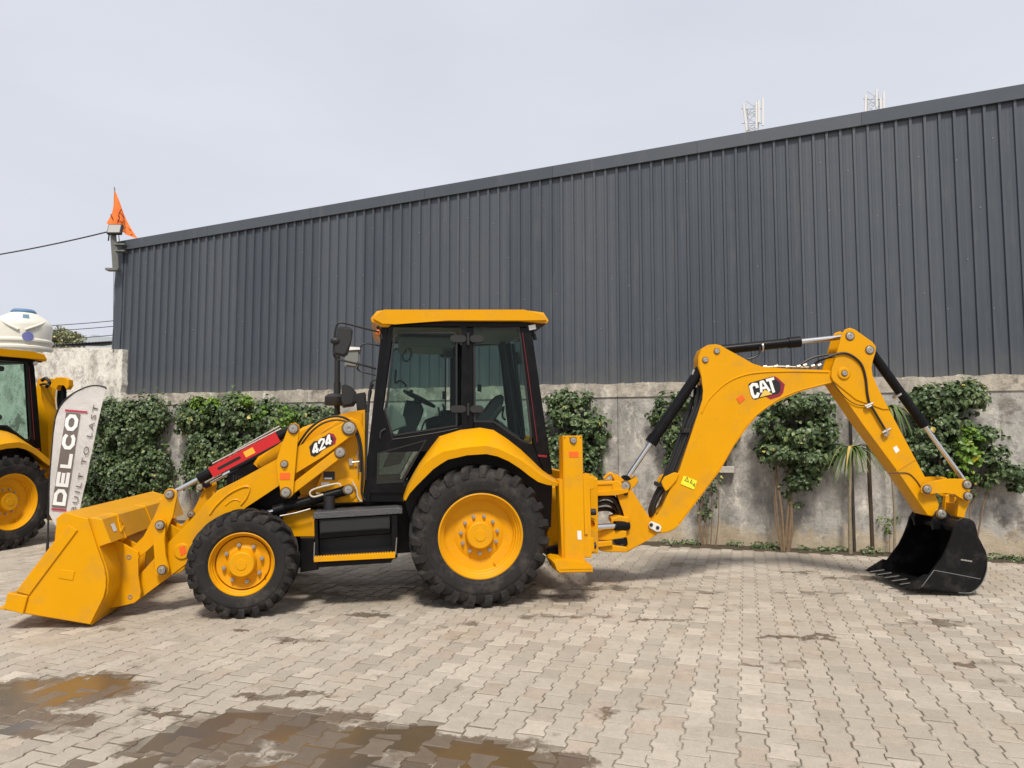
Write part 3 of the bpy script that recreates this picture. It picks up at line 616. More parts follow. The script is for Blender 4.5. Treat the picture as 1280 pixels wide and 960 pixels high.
# little weeds on the wall and along its foot
for lab, x, y, k in (('small weed growing out of the wall left of the rear digging bucket', 1112, 645, 40),):
    pl = plant('wall_weed', lab, 'weed', x, 690, .1); leaves('foliage', [blob(x, y, .13, .13, .06, .05), blob(x, y + 12, .06, .12, .06, .04)], k, .05, M['leaf_light'], pl, T_WALL - .01, 40 + x, gap=0); stems(pl, [[(x, 694), (x, 668), (x - 1, y)]], .005, 'bark', .08)
pl = thing('tmp', '', '', ST(0, T_WALL, 0))
bl = []; rg = random.Random(5)
for x in [c + rg.uniform(-9, 9) for c in (250, 330, 700, 760, 835, 855, 870, 925, 950, 958, 1000, 1010, 1030, 1040, 1050, 1085, 1100, 1235, 1245, 1255, 1262, 1275, 1290)]:
    s, z = W(x, 690, .16); bl.append((s, T_WALL - .16, .03, rg.uniform(.08, .2), rg.uniform(.04, .09), .1))
o = leaves('weeds', bl, 620, .05, M['leaf'], pl, T_WALL + .02, 50, .1, 2); o.parent = None; o.location = pl.location; o['kind'] = 'stuff'; o['label'] = 'low green weeds along the foot of the wall'; o['category'] = 'weeds'; bpy.data.objects.remove(pl)
# small fitting on the wall
lt = thing('wall_light', 'small pale box light on a dark bracket on the wall right of the boom', 'lamp', ST(W(908, 586)[0], T_WALL, W(908, 586)[1])); L_ = loc(lt)
def stbox(b, s0, s1, t0, t1, z0, z1):
    v = [b.verts.new(ST(s, t, z)) for s in (s0, s1) for t in (t0, t1) for z in (z0, z1)]
    for f in ((0, 1, 3, 2), (4, 6, 7, 5), (0, 4, 5, 1), (2, 3, 7, 6), (0, 2, 6, 4), (1, 5, 7, 3)): b.faces.new([v[i] for i in f])
sa, za = W(899, 591, .1); sb, zb = W(918, 583, .1)
b = B(); stbox(b, sa, sb, T_WALL - .14, T_WALL - .03, za, zb); bmesh.ops.bevel(b, geom=b.edges[:], offset=.008, affect='EDGES'); b.transform(L_); obj('housing', b, M['white'] if False else mat('aged_white_plastic', (.5, .47, .42), .6, noise_amt=.25, nscale=30), lt)
b = B(); stbox(b, sa + .05, sa + .11, T_WALL - .10, T_WALL, zb, zb + .14); b.transform(L_); obj('bracket', b, M['plastic'], lt)

# ------------------------------------------------------------------ light post, flag, wires at the hall corner
s_p, z_p = WH(144, 315); PO = ST(s_p, T_H - .2, 0)
def C(x, y, d=-.2):                                   # point near the hall corner
    return hit(x, y, DN * (T_H + d), DN)
M['post'] = mat('grey_painted_steel', (.16, .165, .15), .55, noise_amt=.25, nscale=20)
fp = thing('light_post', 'short grey steel post bracketed to the left corner of the hall', 'post', C(142, 338)); fi = Matrix.Translation(-Vector(fp.location))
b = B(); p0 = C(144.5, 336); p1 = C(141.5, 292); dx = (C(148.5, 336) - C(141, 336)).length / 2
cyl(b, p0, p1, dx * .8, n=4); b.transform(fi); obj('upright', b, M['post'], fp, smooth=False)
b = B(); q = C(143.5, 337); box(b, q.x - .16, q.x + .1, q.y - .08, q.y + .08, q.z - .025, q.z + .02); b.transform(fi); obj('foot_plate', b, M['post'], fp, smooth=False)
b = B(); q = C(146, 309); box(b, q.x - .06, q.x + .17, q.y - .02, q.y + .1, q.z - .09, q.z - .06); box(b, q.x - .06, q.x + .17, q.y - .02, q.y + .1, q.z + .05, q.z + .08); b.transform(fi); obj('bracket', b, M['post'], fp, smooth=False)
fl = thing('floodlight', 'grey rectangular floodlight facing the yard on top of the corner post', 'floodlight', C(143, 290)); fi = Matrix.Translation(-Vector(fl.location))
q = C(143, 286, -.28); tl = Matrix.Translation(q) @ Matrix.Rotation(R(-16), 4, 'X')
b = B(); box(b, -.15, .15, 0, .07, -.115, .115, .01); b.transform(fi @ tl); obj('housing', b, M['plastic'], fl)
b = B(); box(b, -.125, .125, -.012, -.001, -.09, .09); b.transform(fi @ tl); obj('lens', b, mat('floodlight_lens', (.42, .42, .40), .15, coat=.6), fl, smooth=False)
b = B(); cyl(b, fi @ C(136.5, 292), fi @ C(135.5, 301), .014, n=6); obj('stay', b, M['plastic'], fl)
flg = thing('flag', 'orange triangular pennant flag with dark scribbled marks, above the hall corner', 'flag', C(146, 300, .3)); fi = Matrix.Translation(-Vector(flg.location))
b = B(); cyl(b, fi @ C(143, 234, .3), fi @ C(150, 312, .3), .012, n=7); obj('pole', b, M['post'], flg)
m = M['flagcloth'] = new_mat('orange_cloth'); n, l, g, NZ, RG, MX, MA, XYZ, BP = node_env(m); bs = n['Principled BSDF']
l.new(MX(RG(NZ(3, 4, .6), .3, .7), (.72, .14, .025), (.88, .24, .05)), bs.inputs['Base Color']); bs.inputs['Roughness'].default_value = .85
b = B(); A_ = C(143.2, 237, .3); Bq = C(136.5, 280, .3); Cq = C(170.5, 298, .25); Dq = C(152, 297, .28); N1 = 14; gr = []
for i in range(N1 + 1):
    u = i / N1; lft = A_.lerp(Bq, u); rgt = A_.lerp(Cq, u); row = []
    for j in range(9):
        v = j / 8; p = lft.lerp(rgt, v); p = p + DN * (.09 * u * math.sin(v * 9 + u * 4)) + Vector((0, 0, -.03 * u * math.sin(v * 3.14)))
        row.append(b.verts.new(fi @ p))
    gr.append(row)
for i in range(N1):
    for j in range(8): b.faces.new((gr[i][j], gr[i][j + 1], gr[i + 1][j + 1], gr[i + 1][j]))
bmesh.ops.remove_doubles(b, verts=b.verts[:], dist=1e-4); bmesh.ops.solidify(b, geom=b.faces[:], thickness=.004)
cloth = obj('cloth', b, M['flagcloth'], flg, ang=80)
b = B(); rg = random.Random(4)                       # dark marks printed on the cloth
for (x0, y0, x1, y1) in ((150, 266, 155, 272), (152, 262, 148, 271), (147, 275, 153, 278), (155, 276, 158, 284), (149, 270, 147, 279), (157, 284, 163, 288), (139, 268, 141, 273), (160, 290, 165, 293), (151, 282, 156, 286)):
    pts = [C(x0, y0, .21), C((x0 + x1) / 2 + rg.uniform(-2, 2), (y0 + y1) / 2 + rg.uniform(-2, 2), .21), C(x1, y1, .21)]
    tube(b, [fi @ q_ for q_ in pts], .010, 5, 3)
obj('printed_marks', b, mat('dark_flag_print', (.16, .035, .015), .9), flg, kind='stuff')
M['wire'] = mat('black_cable', (.03, .03, .035), .6)
def wire(label, a, c_, sag, r, name='power_line', grp=None, cat='cable'):
    b = B(); pts = [a.lerp(c_, u / 16) - Vector((0, 0, sag * 4 * (u / 16) * (1 - u / 16))) for u in range(17)]; tube(b, pts, r, 6, 1)
    return tag(obj(name, b, M['wire']), label, cat, grp)
wire('thick black cable sagging from the floodlight post out of the left edge', C(133.5, 290), D(-160, 337, 16), .12, .014)
wire('thin vertical cable hanging down beside the left corner of the hall', C(142.5, 338), C(141.5, 441), 0, .006, 'hanging_cable')
for i, (y0, y1, lab) in enumerate(((400, 405, 'uppermost of the three thin power lines beyond the whitewashed wall'), (407, 411, 'middle one of the three thin power lines beyond the whitewashed wall'), (418, 422, 'lowest of the three thin power lines beyond the whitewashed wall'))):
    wire(lab, D(160, y0 - 1, 24), D(-60, y1 + 4, 24), .1, .013, grp='thin power lines beyond the wall')

# ------------------------------------------------------------------ beyond the wall: tank, shed roof, tree, ridge, masts
tk = thing('water_tank', 'white plastic rooftop water tank with ribbed sides and blue lid at the left edge', 'water tank', D(27, 442, 20)); c0 = D(27, 442, 20); fi = Matrix.Translation(-Vector(tk.location))
M['tank'] = mat('cream_tank_plastic', (.74, .71, .62), .5, noise_amt=.08, nscale=3, dirt=((.5, .42, .3), .2, 4))
h_ = (D(27, 390, 20) - c0).z; rr = .72; pr = [(rr * .98, -1.3)]
for i in range(9):
    z = -1.25 + i * .19; pr += [(rr * 1.0, z), (rr * 1.05, z + .03), (rr * 1.05, z + .08), (rr * .97, z + .12)]
pr = [(r_, z) for r_, z in pr if z < h_ * .62]
pr += [(rr * 1.0, h_ * .64), (rr * .95, h_ * .72), (rr * .80, h_ * .83), (rr * .5, h_ * .94), (rr * .42, h_ * .96)]
b = B(); lathe_z(b, pr, c0, 48); b.transform(fi); tank_body = obj('body', b, M['tank'], tk)
b = B(); lathe_z(b, [(rr * .42, h_ * .955), (rr * .43, h_ * 1.0), (rr * .36, h_ * 1.05), (.01, h_ * 1.07)], c0, 32); b.transform(fi); obj('lid', b, mat('blue_lid', (.10, .20, .34), .5), tk)
for sgn in (-1, 1):                                   # moulded shoulder ribs forming the V
    b = B(); pts = []
    for i in range(9):
        u = i / 8; a = R(-57 + sgn * (6 + 58 * u)); z = h_ * (.50 + .30 * u * (1.1 - .1 * u)); r_ = rr * (1.02 - .26 * u ** 2.6)
        pts.append(c0 + Vector((r_ * math.cos(a), r_ * math.sin(a), z)))
    tube(b, pts, .035, 8, 3); b.transform(fi); obj('shoulder_rib', b, M['tank'], tk)
b = B()
for i in range(25): pass
def patch(b, c, R0, a0, z, w_, h2, n_=8, off=.03, ell=False):
    vv = []
    for i in range(n_ + 1):
        for j in range(n_ + 1):
            u, v = i / n_ * 2 - 1, j / n_ * 2 - 1
            if ell: u, v = u * math.sqrt(1 - v * v / 2), v * math.sqrt(1 - u * u / 2) if True else v
            a = a0 + u * w_ / 2 / R0; vv.append(b.verts.new(c + Vector(((R0 + off) * math.cos(a), (R0 + off) * math.sin(a), z + v * h2 / 2))))
    for i in range(n_):
        for j in range(n_): q = i * (n_ + 1) + j; b.faces.new((vv[q], vv[q + 1], vv[q + n_ + 2], vv[q + n_ + 1]))
patch(b, c0, rr, R(-46), h_ * .35, .26, .26, ell=True, off=.045); b.transform(fi); obj('round_label', b, mat('blue_label', (.16, .17, .42), .5), tk)
b = B(); zl = h_ * .82; patch(b, c0, rr * .80, R(-50), zl, .14, .13, off=.05); b.transform(fi); obj('square_label', b, mat('pale_blue_label', (.22, .38, .50), .5), tk)
st = thing('tank_platform', 'plain masonry stand hidden behind the wall carrying the water tank', 'platform', (c0.x, c0.y, 0))
b = B(); box(b, -1.3, 1.2, -1, 1, 0, c0.z - 1.3); obj('platform_block', b, M['whitewash'], st)
M['farroof'] = mat('grey_roof_sheet', (.11, .11, .125), .6, noise_amt=.25, nscale=2)
sh = thing('low_shed', 'long low shed with a grey ribbed roof showing above the whitewashed wall', 'shed', D(100, 440, 27))
b = B(); A_ = D(52, 432, 26); C_ = D(175, 425, 26); A2 = D(50, 432.5, 30) + Vector((0, 0, .0)); n_ = 60; rows = []
up = (D(100, 421, 30).z - A_.z)
for i in range(n_ + 1):
    u = i / n_; p = A_.lerp(C_, u) + Vector((0, 0, .03 if i % 2 else 0)); rows.append((b.verts.new(p), b.verts.new(p + Vector((0, 4, max(.12, up * .55 * (1 + .6 * u)))))))
for i in range(n_): b.faces.new((rows[i][0], rows[i + 1][0], rows[i + 1][1], rows[i][1]))
b.transform(loc(sh)); obj('roof_sheet', b, M['farroof'], sh, smooth=False)
b = B(); box(b, A_.x, C_.x, 26.1, 29.8, 0, min(A_.z, C_.z) - .06); b.transform(loc(sh)); obj('shed_walls', b, M['whitewash'], sh)
ft = thing('distant_tree', 'hazy olive treetop above the shed roof, right of the water tank', 'tree', (D(80, 440, 34).x, 34, 0))
def leaves_xyz(name, blobs, count, size, mt, parent, seed):
    rg = np.random.default_rng(seed); vs_, fs, ts = [], [], []
    for i in range(count):
        bx = blobs[rg.integers(len(blobs))]; d = Vector(rg.normal(size=3)).normalized(); r_ = rg.uniform(.6, 1.05)
        c = Vector((bx[0] + d.x * bx[3] * r_, bx[1] + d.y * bx[3] * r_, bx[2] + d.z * bx[4] * r_)) - Vector(parent.location)
        a = Vector(rg.normal(size=3)).normalized(); e = a.cross(Vector(rg.normal(size=3))).normalized(); k = len(vs_)
        vs_ += [c, c + a * size * .5 + e * size * .25, c + a * size, c + a * size * .5 - e * size * .25]; fs.append((k, k + 1, k + 2, k + 3)); ts += [float(rg.random())] * 4
    me = bpy.data.meshes.new(name); me.from_pydata(vs_, [], fs); ca = me.color_attributes.new('tone', 'FLOAT_COLOR', 'POINT'); arr = np.ones((len(vs_), 4), dtype=np.float32); arr[:, 0] = ts
    ca.data.foreach_set('color', arr.ravel()); me.materials.append(mt); o = bpy.data.objects.new(name, me); COL.objects.link(o); o.parent = parent; return o
tb = []
for x, y, r_ in ((66, 424, .45), (76, 420, .5), (84, 423, .5), (93, 424, .42), (72, 430, .6), (90, 430, .6), (60, 428, .35)):
    q = D(x, y, 34); tb.append((q.x, 34, q.z, r_, r_ * .8))
leaves_xyz('crown', tb, 2600, .16, M['leaf_grey'], ft, 4)
b = B(); q = D(78, 430, 34); tube(b, [(0, 0, 0), (.05, 0, q.z * .5), (q.x - ft.location.x, 0, q.z)], .16, 9, 4, .5); obj('trunk', b, M['bark_grey'], ft)
b = B(); N1 = 80; xs = [(-160 + 6 * i) for i in range(N1)]
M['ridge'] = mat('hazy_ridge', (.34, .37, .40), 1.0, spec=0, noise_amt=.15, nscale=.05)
A_ = [];
for i, x in enumerate(xs):
    hgt = 424 - 6 * noise.noise(Vector((x * .03, 0, 0))) - 3 * noise.noise(Vector((x * .11, 4, 0))) - (3 if 112 < x < 150 else 0); q = D(x, hgt, 400); A_.append((b.verts.new((q.x, 400, q.z)), b.verts.new((q.x, 380, -1)), b.verts.new((q.x, 460, -1))))
for i in range(N1 - 1):
    b.faces.new((A_[i][1], A_[i + 1][1], A_[i + 1][0], A_[i][0])); b.faces.new((A_[i][0], A_[i + 1][0], A_[i + 1][2], A_[i][2]))
obj('hills', b, M['ridge'], kind='structure', ang=60)
M['mast'] = mat('hazed_galvanised_mast', (.56, .57, .60), .7); M['antenna'] = mat('hazed_cream_antenna', (.74, .74, .72), .6)  # distance haze is put into these pale colours
def mast(lab, x0, x1, ytop, ants, depth):
    c = D((x0 + x1) / 2, ytop + 10, depth); top = D(x0, ytop + 5, depth).z; wd = (D(x1, 200, depth).x - D(x0, 200, depth).x)
    t = thing('antenna_mast', lab, 'antenna mast', (c.x, depth, 0), 0, 'antenna masts beyond the hall')
    b = B(); h = wd * .30; z0 = 2.0; legs = [(-h, -h), (h, -h), (0, h)]
    for lx, ly in legs: cyl(b, (lx, ly, z0), (lx * .9, ly * .9, top), .06, n=5)
    obj('leg_tubes', b, M['mast'], t, xf=False); b = B(); z = top - 6; k = 0
    while z < top:
        for i in range(3):
            a_, c_ = legs[i], legs[(i + 1) % 3]; cyl(b, (a_[0] * .93, a_[1] * .93, z), (c_[0] * .93, c_[1] * .93, z + (.9 if k % 2 else 0)), .035, n=4); cyl(b, (c_[0] * .93, c_[1] * .93, z), (a_[0] * .93, a_[1] * .93, z + .9), .03, n=4)
        z += .9; k += 1
    for z in (top - 2.2, top - .6): cyl(b, (-wd / 2, -h, z), (wd / 2, -h, z), .05, n=4)
    obj('lattice', b, M['mast'], t, xf=False)
    for ax, ay0, ay1, lean in ants:
        q1 = D(ax, ay0, depth); q0 = D(ax + lean, ay1, depth); b = B()
        cyl(b, (q0.x - c.x, -h - .3, q0.z), (q1.x - c.x, -h - .3, q1.z), .12, n=6); obj('panel_antenna', b, M['antenna'], t, xf=False)
mast('pale lattice antenna mast, the left and larger of the two above the roof line', 924, 951, 128, [(925.5, 135, 168, 4), (949.5, 128, 162, 0), (944.5, 131, 158, 0), (941.5, 133, 166, 0)], 75)
mast('pale lattice antenna mast, the right and smaller of the two above the roof line', 1075, 1101, 116, [(1077, 124, 145, -1), (1099, 120, 142, 0), (1095, 128, 142, 0), (1090, 117, 140, 0)], 78)
# ------------------------------------------------------------------ feather banner
YB = 9.55
bn = thing('feather_banner', 'leaning white feather banner with grey and red lettering on a black pole', 'banner', D(59, 692, YB)); fi = Matrix.Translation(-Vector(bn.location))
def BN(x, y, d=0.0): return D(x, y, YB + d)
m = M['banner'] = new_mat('banner_cloth'); n, l, g, NZ, RG, MX, MA, XYZ, BP = node_env(m); bs = n['Principled BSDF']
l.new(MX(RG(NZ(2.5, 5, .6), .3, .7), (.90, .87, .85), (.95, .93, .91)), bs.inputs['Base Color']); bs.inputs['Roughness'].default_value = .6; l.new(BP(NZ(5, 4, .6), .4, .05), bs.inputs['Normal'])
def Ledge(v):   # v 0 bottom .. 1 top: left edge of the cloth
    P_ = [(62.5, 650), (63, 620), (63.5, 590), (66, 560), (68, 530), (72, 512), (80, 500), (95, 490), (112, 485), (131, 484)]
    return P_
def bz(P_, v):
    k = v * (len(P_) - 1); i = min(int(k), len(P_) - 2); f = k - i; return (P_[i][0] * (1 - f) + P_[i + 1][0] * f, P_[i][1] * (1 - f) + P_[i + 1][1] * f)
LE = [(61, 642), (62, 620), (63, 595), (65, 570), (67, 545), (70, 522), (76, 507), (88, 495), (104, 487), (118, 484), (130, 484.5)]
RE = [(70, 657.5), (97, 650), (99, 642), (103, 620), (108, 600), (112, 578), (117, 555), (122, 530), (127, 508), (130, 495), (133, 486)]
b = B(); gr = []; NV, NU = 90, 26
def wav(px, py): return .024 * math.sin(py * .05 + px * .02)
for i in range(NV + 1):
    v = i / NV; a_ = bz(LE, v); c_ = bz(RE, v); row = []
    for j in range(NU + 1):
        u = j / NU; x = a_[0] + (c_[0] - a_[0]) * u; y = a_[1] + (c_[1] - a_[1]) * u; row.append(b.verts.new(fi @ BN(x, y, wav(x, y))))
    gr.append(row)
for i in range(NV):
    for j in range(NU): b.faces.new((gr[i][j], gr[i][j + 1], gr[i + 1][j + 1], gr[i + 1][j]))
bmesh.ops.solidify(b, geom=b.faces[:], thickness=.003); obj('cloth', b, M['banner'], bn, ang=80)
b = B(); tube(b, [fi @ BN(x, y, .02) for x, y in [(59.5, 694), (60, 670), (60.5, 640), (62.5, 595), (66.5, 545), (70, 520), (77, 505), (89, 493.5), (105, 485), (118, 482), (130, 483.5), (133, 486)]], .012, 7, 4, .8); obj('pole', b, M['plastic'], bn)
b = B(); lathe_z(b, [(.018, 0), (.018, .12), (.013, .2)], Vector((.0, .0, 0)), 20); obj('base', b, M['plastic'], bn, xf=False)
m_red = mat('magenta_red_print', (.42, .03, .06), .5); m_gry = mat('taupe_print', (.15, .125, .11), .6)
def bn_poly(pts, d): return [fi @ BN(x, y, wav(x, y) + d) for x, y in pts]
def flat(name, polys, mt, parent, d, sub=1):
    b = B()
    for pts in polys: b.faces.new([b.verts.new(p) for p in bn_poly(pts, d)])
    return obj(name, b, mt, parent, smooth=False)
# banner lettering axes: along = up the banner, across = to the right
AX0 = Vector((64.5, 634)); AX1 = Vector((82.5, 515.5)); al = (AX1 - AX0); alu = al.normalized(); acr = Vector((17.0, 1.5))
def bt(u, v): q = AX0 + al * u + acr * v; return (q.x, q.y)
segs = 14
flat('grey_field', [[bt(i / segs, 0), bt(i / segs, 1.05), bt((i + 1) / segs, 1.05), bt((i + 1) / segs, 0)] for i in range(segs)], m_gry, bn, -.016)
flat('red_bar', [[bt(-.030, 0), bt(-.030, 1.1), bt(-.010, 1.1), bt(-.010, 0)]], m_red, bn, -.016); flat('red_bar', [[bt(1.012, -.1), bt(1.012, 1.55), bt(1.032, 1.55), bt(1.032, -.1)]], m_red, bn, -.016)
GL = {'D': ([[(0, .5), (0, 0), (.72, 0), (1, .28), (1, .72), (.72, 1), (0, 1)]], True), 'E': ([[(1, 0), (0, 0), (0, 1), (1, 1)], [(.12, .5), (.95, .5)]], False), 'L': ([[(0, 1), (0, 0), (1, 0)]], False),
      'C': ([[(1, .22), (.72, 0), (.28, 0), (0, .28), (0, .72), (.28, 1), (.72, 1), (1, .78)]], False), 'O': ([[(.28, 0), (.72, 0), (1, .28), (1, .72), (.72, 1), (.28, 1), (0, .72), (0, .28)]], True)}
polys = []
for i, ch in enumerate('DELCO'):
    u0 = .025 + i * .197; uw = .165
    for pl_ in GL[ch][0]:
        q = [Vector((u0 + .018 + p[0] * (uw - .03), .85 - p[1] * .68)) for p in pl_]
        # stroke in metric space (u scaled to px)
        sc = al.length; qq = [Vector((p.x * sc, p.y * 17)) for p in q]
        for quad in stroke(qq, 4.4, GL[ch][1] and len(pl_) > 4): polys.append([bt(p.x / sc, p.y / 17) for p in quad])
flat('letters', polys, M['white'], bn, -.022)
def text_mesh(txt, size, bold=0.0, font_shear=0, spacing=1.0):
    cu = bpy.data.curves.new('t', 'FONT'); cu.body = txt; cu.size = size; cu.offset = bold; cu.shear = font_shear; cu.space_character = spacing; cu.resolution_u = 3
    o = bpy.data.objects.new('t', cu); COL.objects.link(o); bpy.context.view_layer.update(); dg = bpy.context.evaluated_depsgraph_get(); me = bpy.data.meshes.new_from_object(o.evaluated_get(dg)); bpy.data.objects.remove(o)
    bm = bmesh.new(); bm.from_mesh(me); bpy.data.meshes.remove(me); return bm
tb_ = text_mesh('BUILT TO LAST', 1.0, .008, spacing=1.42); xs = [v.co.x for v in tb_.verts]; x0, x1 = min(xs), max(xs)
A0, A1 = Vector((94.5, 641)), Vector((123, 507))
for v in tb_.verts:
    u = (v.co.x - x0) / (x1 - x0); q = A0 + (A1 - A0) * u + Vector((-9.0, -2.0)) * (v.co.y); v.co = fi @ BN(q.x, q.y, wav(q.x, q.y) - .018)
obj('small_letters', tb_, m_gry, bn, smooth=False, kind='stuff')
# ------------------------------------------------------------------ the backhoe loader
TH = R(10.0); LAT = Vector((-math.sin(TH), math.cos(TH), 0))
O_M = Vector((-.316, 7.06, 0))
MF = Fr(O_M, TH); XF = Matrix.Identity(4)
bl_ = thing('backhoe_loader', 'yellow backhoe loader mid yard, number 424, black cab, digging arm stretched to the right', 'backhoe loader', O_M, TH)
PM, VM = MF.P, MF.V
def part(name, poly, v0, v1, mt='yellow', bev=.006, parent=None, seg=1, ref=None, label=None):
    """outline measured on plane ref (default v0), pushed from v0 to v1"""
    b = B(); prism(b, MF.poly(poly, v0 if ref is None else ref), v0, v1, bev, seg)
    return obj(name, b, M[mt], parent or bl_, label=label)

# ---- wheels
def wheel(cx, rad, wd, rimr, v0, side, front, nuts, lug_n):
    """side=1: outer face toward -y at v0; side=-1 outer face toward +y"""
    Rt = rad; b = B(); h = wd / 2; S = side
    def Y(y): return v0 + S * y
    prof = [(rimr * .99, .060), (rimr * 1.04, .030), (rimr * 1.10, .022), (rimr * 1.13, .012), (Rt * .70, .006), (Rt * .76, .000), (Rt * .785, .002), (Rt * .79, .007), (Rt * .84, .010), (Rt * .88, .020), (Rt * .91, .034), (Rt * .945, .070), (Rt * .957, h)]
    prof = prof + [(r, wd - y) for r, y in prof[-2::-1]]
    c = (cx, 0, rad); rs = []; n = 96
    for r, y in prof: rs.append([Vector((c[0] + r * math.cos(2 * math.pi * i / n), Y(y), c[2] + r * math.sin(2 * math.pi * i / n))) for i in range(n)])
    rings(b, rs, False)
    aw = .50 * 2 * math.pi / lug_n; sk = (.34 if not front else .42) * (1 if side > 0 else 1)
    for half in (0, 1):
        for k in range(lug_n):
            a0 = 2 * math.pi * (k + .5 * half) / lug_n
            st = []
            #        u along width (0 centre .. 1 shoulder), top radius, base radius, angular shift, width factor
            for u, top, bas, wf in ((-.06, 1.0, .93, .60), (.30, 1.0, .93, .66), (.70, .998, .93, .76), (.90, .988, .92, .88), (.965, .965, .90, .92), (1.012, .915, .875, .90), (1.016, .860 if not front else .885, .84, .80), (.99, .835 if not front else .865, .82, .70)):
                y = h - u * h * .985; y = max(y, -.006)
                if half: y = wd - y
                a = a0 + sk * (max(u, -.06) ** 1.15 if u > 0 else u) * (wd / Rt) * .9
                row = []
                for s_, r_ in ((-1, bas), (-1, top), (1, top), (1, bas)):
                    da = s_ * aw / 2 * wf * (.80 if r_ == top else 1.06); row.append(Vector((c[0] + Rt * r_ * math.cos(a + da), Y(y), c[2] + Rt * r_ * math.sin(a + da))))
                st.append(row)
            rings(b, st, True)
    rimo = bpy.data.objects.new('tmp', None)
    # rim
    rb = B(); pr = [(rimr * 1.05, .045), (rimr * 1.055, .030), (rimr * 1.02, .024), (rimr * .995, .034), (rimr * .985, .055), (rimr * .955, .062), (rimr * .945, .085), (rimr * .905, .095), (rimr * .895, .125), (rimr * .865, .135), (rimr * .85, .165 if not front else .10), (rimr * .62, .185 if not front else .118), (rimr * .50, .165 if not front else .10), (.0008, .165 if not front else .10)]
    back = [(rimr * 1.02, wd - .02), (rimr * .86, wd - .05), (rimr * .82, .22 if not front else .16), (.0008, .21 if not front else .15)]
    rs = [[Vector((cx + r * math.cos(2 * math.pi * i / 64), Y(y), rad + r * math.sin(2 * math.pi * i / 64))) for i in range(64)] for r, y in pr]; rings(rb, rs, False)
    rs = [[Vector((cx + r * math.cos(2 * math.pi * i / 48), Y(y), rad + r * math.sin(2 * math.pi * i / 48))) for i in range(48)] for r, y in [(rimr * 1.05, .046)] + back]; rings(rb, rs, False)
    wl = obj('wheel', rb, M['yellow_cast'], bl_, ang=28)
    ty = obj('tyre', b, M['rubber'], wl, ang=21)
    hb = B(); hr = rimr * (.335 if not front else .42); dy = .165 if not front else .10
    hp = [(hr * 1.06, dy), (hr * 1.04, dy - .045), (hr, dy - .060), (hr * .97, dy - .085), (hr * .90, dy - .092), (hr * .42, dy - .092), (hr * .40, dy - .098), (.0008, dy - .098)]
    rs = [[Vector((cx + r * math.cos(2 * math.pi * i / 40), Y(y), rad + r * math.sin(2 * math.pi * i / 40))) for i in range(40)] for r, y in hp]; rings(hb, rs, False)
    hub = obj('hub_cap', hb, M['yellow_cast'], wl, ang=28)
    nr = rimr * (.46 if not front else .62); me = None
    for k in range(nuts):
        a = 2 * math.pi * (k + .3) / nuts
        if me is None:
            nb = B(); ss = S; cyl(nb, (0, 0, 0), (0, -ss * .012, 0), .019, n=14); cyl(nb, (0, -ss * .012, 0), (0, -ss * .030, 0), .0145, n=6); cyl(nb, (0, -ss * .030, 0), (0, -ss * .040, 0), .008, n=8)
            me = mesh_of(nb, M['steel'] if not front else M['steel'])
        o = bpy.data.objects.new('wheel_nut', me); COL.objects.link(o); o.parent = wl; o.location = (cx + nr * math.cos(a), Y(dy + .002), rad + nr * math.sin(a)); o.rotation_euler = (0, k, 0)
    if side > 0:
        vb = B(); a = R(-62 if not front else -28); rr_ = rimr * .80; cyl(vb, (cx + rr_ * math.cos(a), Y(dy), rad + rr_ * math.sin(a)), (cx + rr_ * 1.02 * math.cos(a), Y(dy - .05), rad + rr_ * 1.02 * math.sin(a)), .008, n=8); obj('valve', vb, M['yellow_cast'], wl)
    return wl
RX = PM(600, 669, .1)[0]; FX = PM(304, 702, .1)[0]
wheel(RX, .698, .44, .402, .0, 1, False, 11, 23); wheel(RX, .698, .44, .402, 2.24, -1, False, 11, 23)
wheel(FX, .495, .33, .280, .0, 1, True, 8, 21); wheel(FX, .495, .33, .280, 2.24, -1, True, 8, 21)
# axles
b = B(); cyl(b, (RX, .20, .705), (RX, 2.04, .705), .11, n=18); box(b, RX - .2, RX + .2, .85, 1.39, .5, .95, .05, 2); obj('rear_axle', b, M['black'], bl_)
b = B(); cyl(b, (FX, .16, .51), (FX, 2.08, .51), .075, n=16); box(b, FX - .12, FX + .12, .5, 1.74, .42, .60, .04, 2); cyl(b, (FX, .36, .34), (FX, .36, .68), .07, n=14); cyl(b, (FX, 1.88, .34), (FX, 1.88, .68), .07, n=14); obj('front_axle', b, M['black'], bl_)
# ---- chassis
part('chassis_frame', [(300, 640), (392, 636), (700, 610), (700, 668), (520, 690), (392, 700), (300, 690)], .62, 1.62, 'black', .01)
part('side_frame', [(352, 640), (394, 638), (394, 671), (356, 671)], .50, .60, 'yellow', .006)
part('transmission_guard', [(375, 672), (398, 672), (398, 712), (375, 716)], .42, .9, 'black', .01)
part('nose_frame', [(268, 640), (345, 600), (350, 640), (300, 690), (272, 690)], .66, 1.58, 'black', .012)
# ---- bonnet, grille
part('bonnet', [(456, 512), (440, 514), (412, 522), (378, 534), (344, 558), (322, 571), (316, 580), (330, 592), (372, 592), (372, 622), (456, 622)], .60, 1.62, 'yellow', .03, seg=2, ref=.60)
part('grille', [(350, 556), (322, 572), (316, 580), (300, 585), (284, 592), (281, 612), (300, 640), (372, 640), (372, 590)], .66, 1.56, 'black', .012, ref=.66)
b = B()
for i in range(8):
    x, z = PM(292 + i * 3.2, 604 + i * .2, .655); box(b, x - .006, x + .006, .648, .66, z - .02, z + .08)
obj('grille_bars', b, M['plastic'], bl_, kind='stuff', smooth=False)
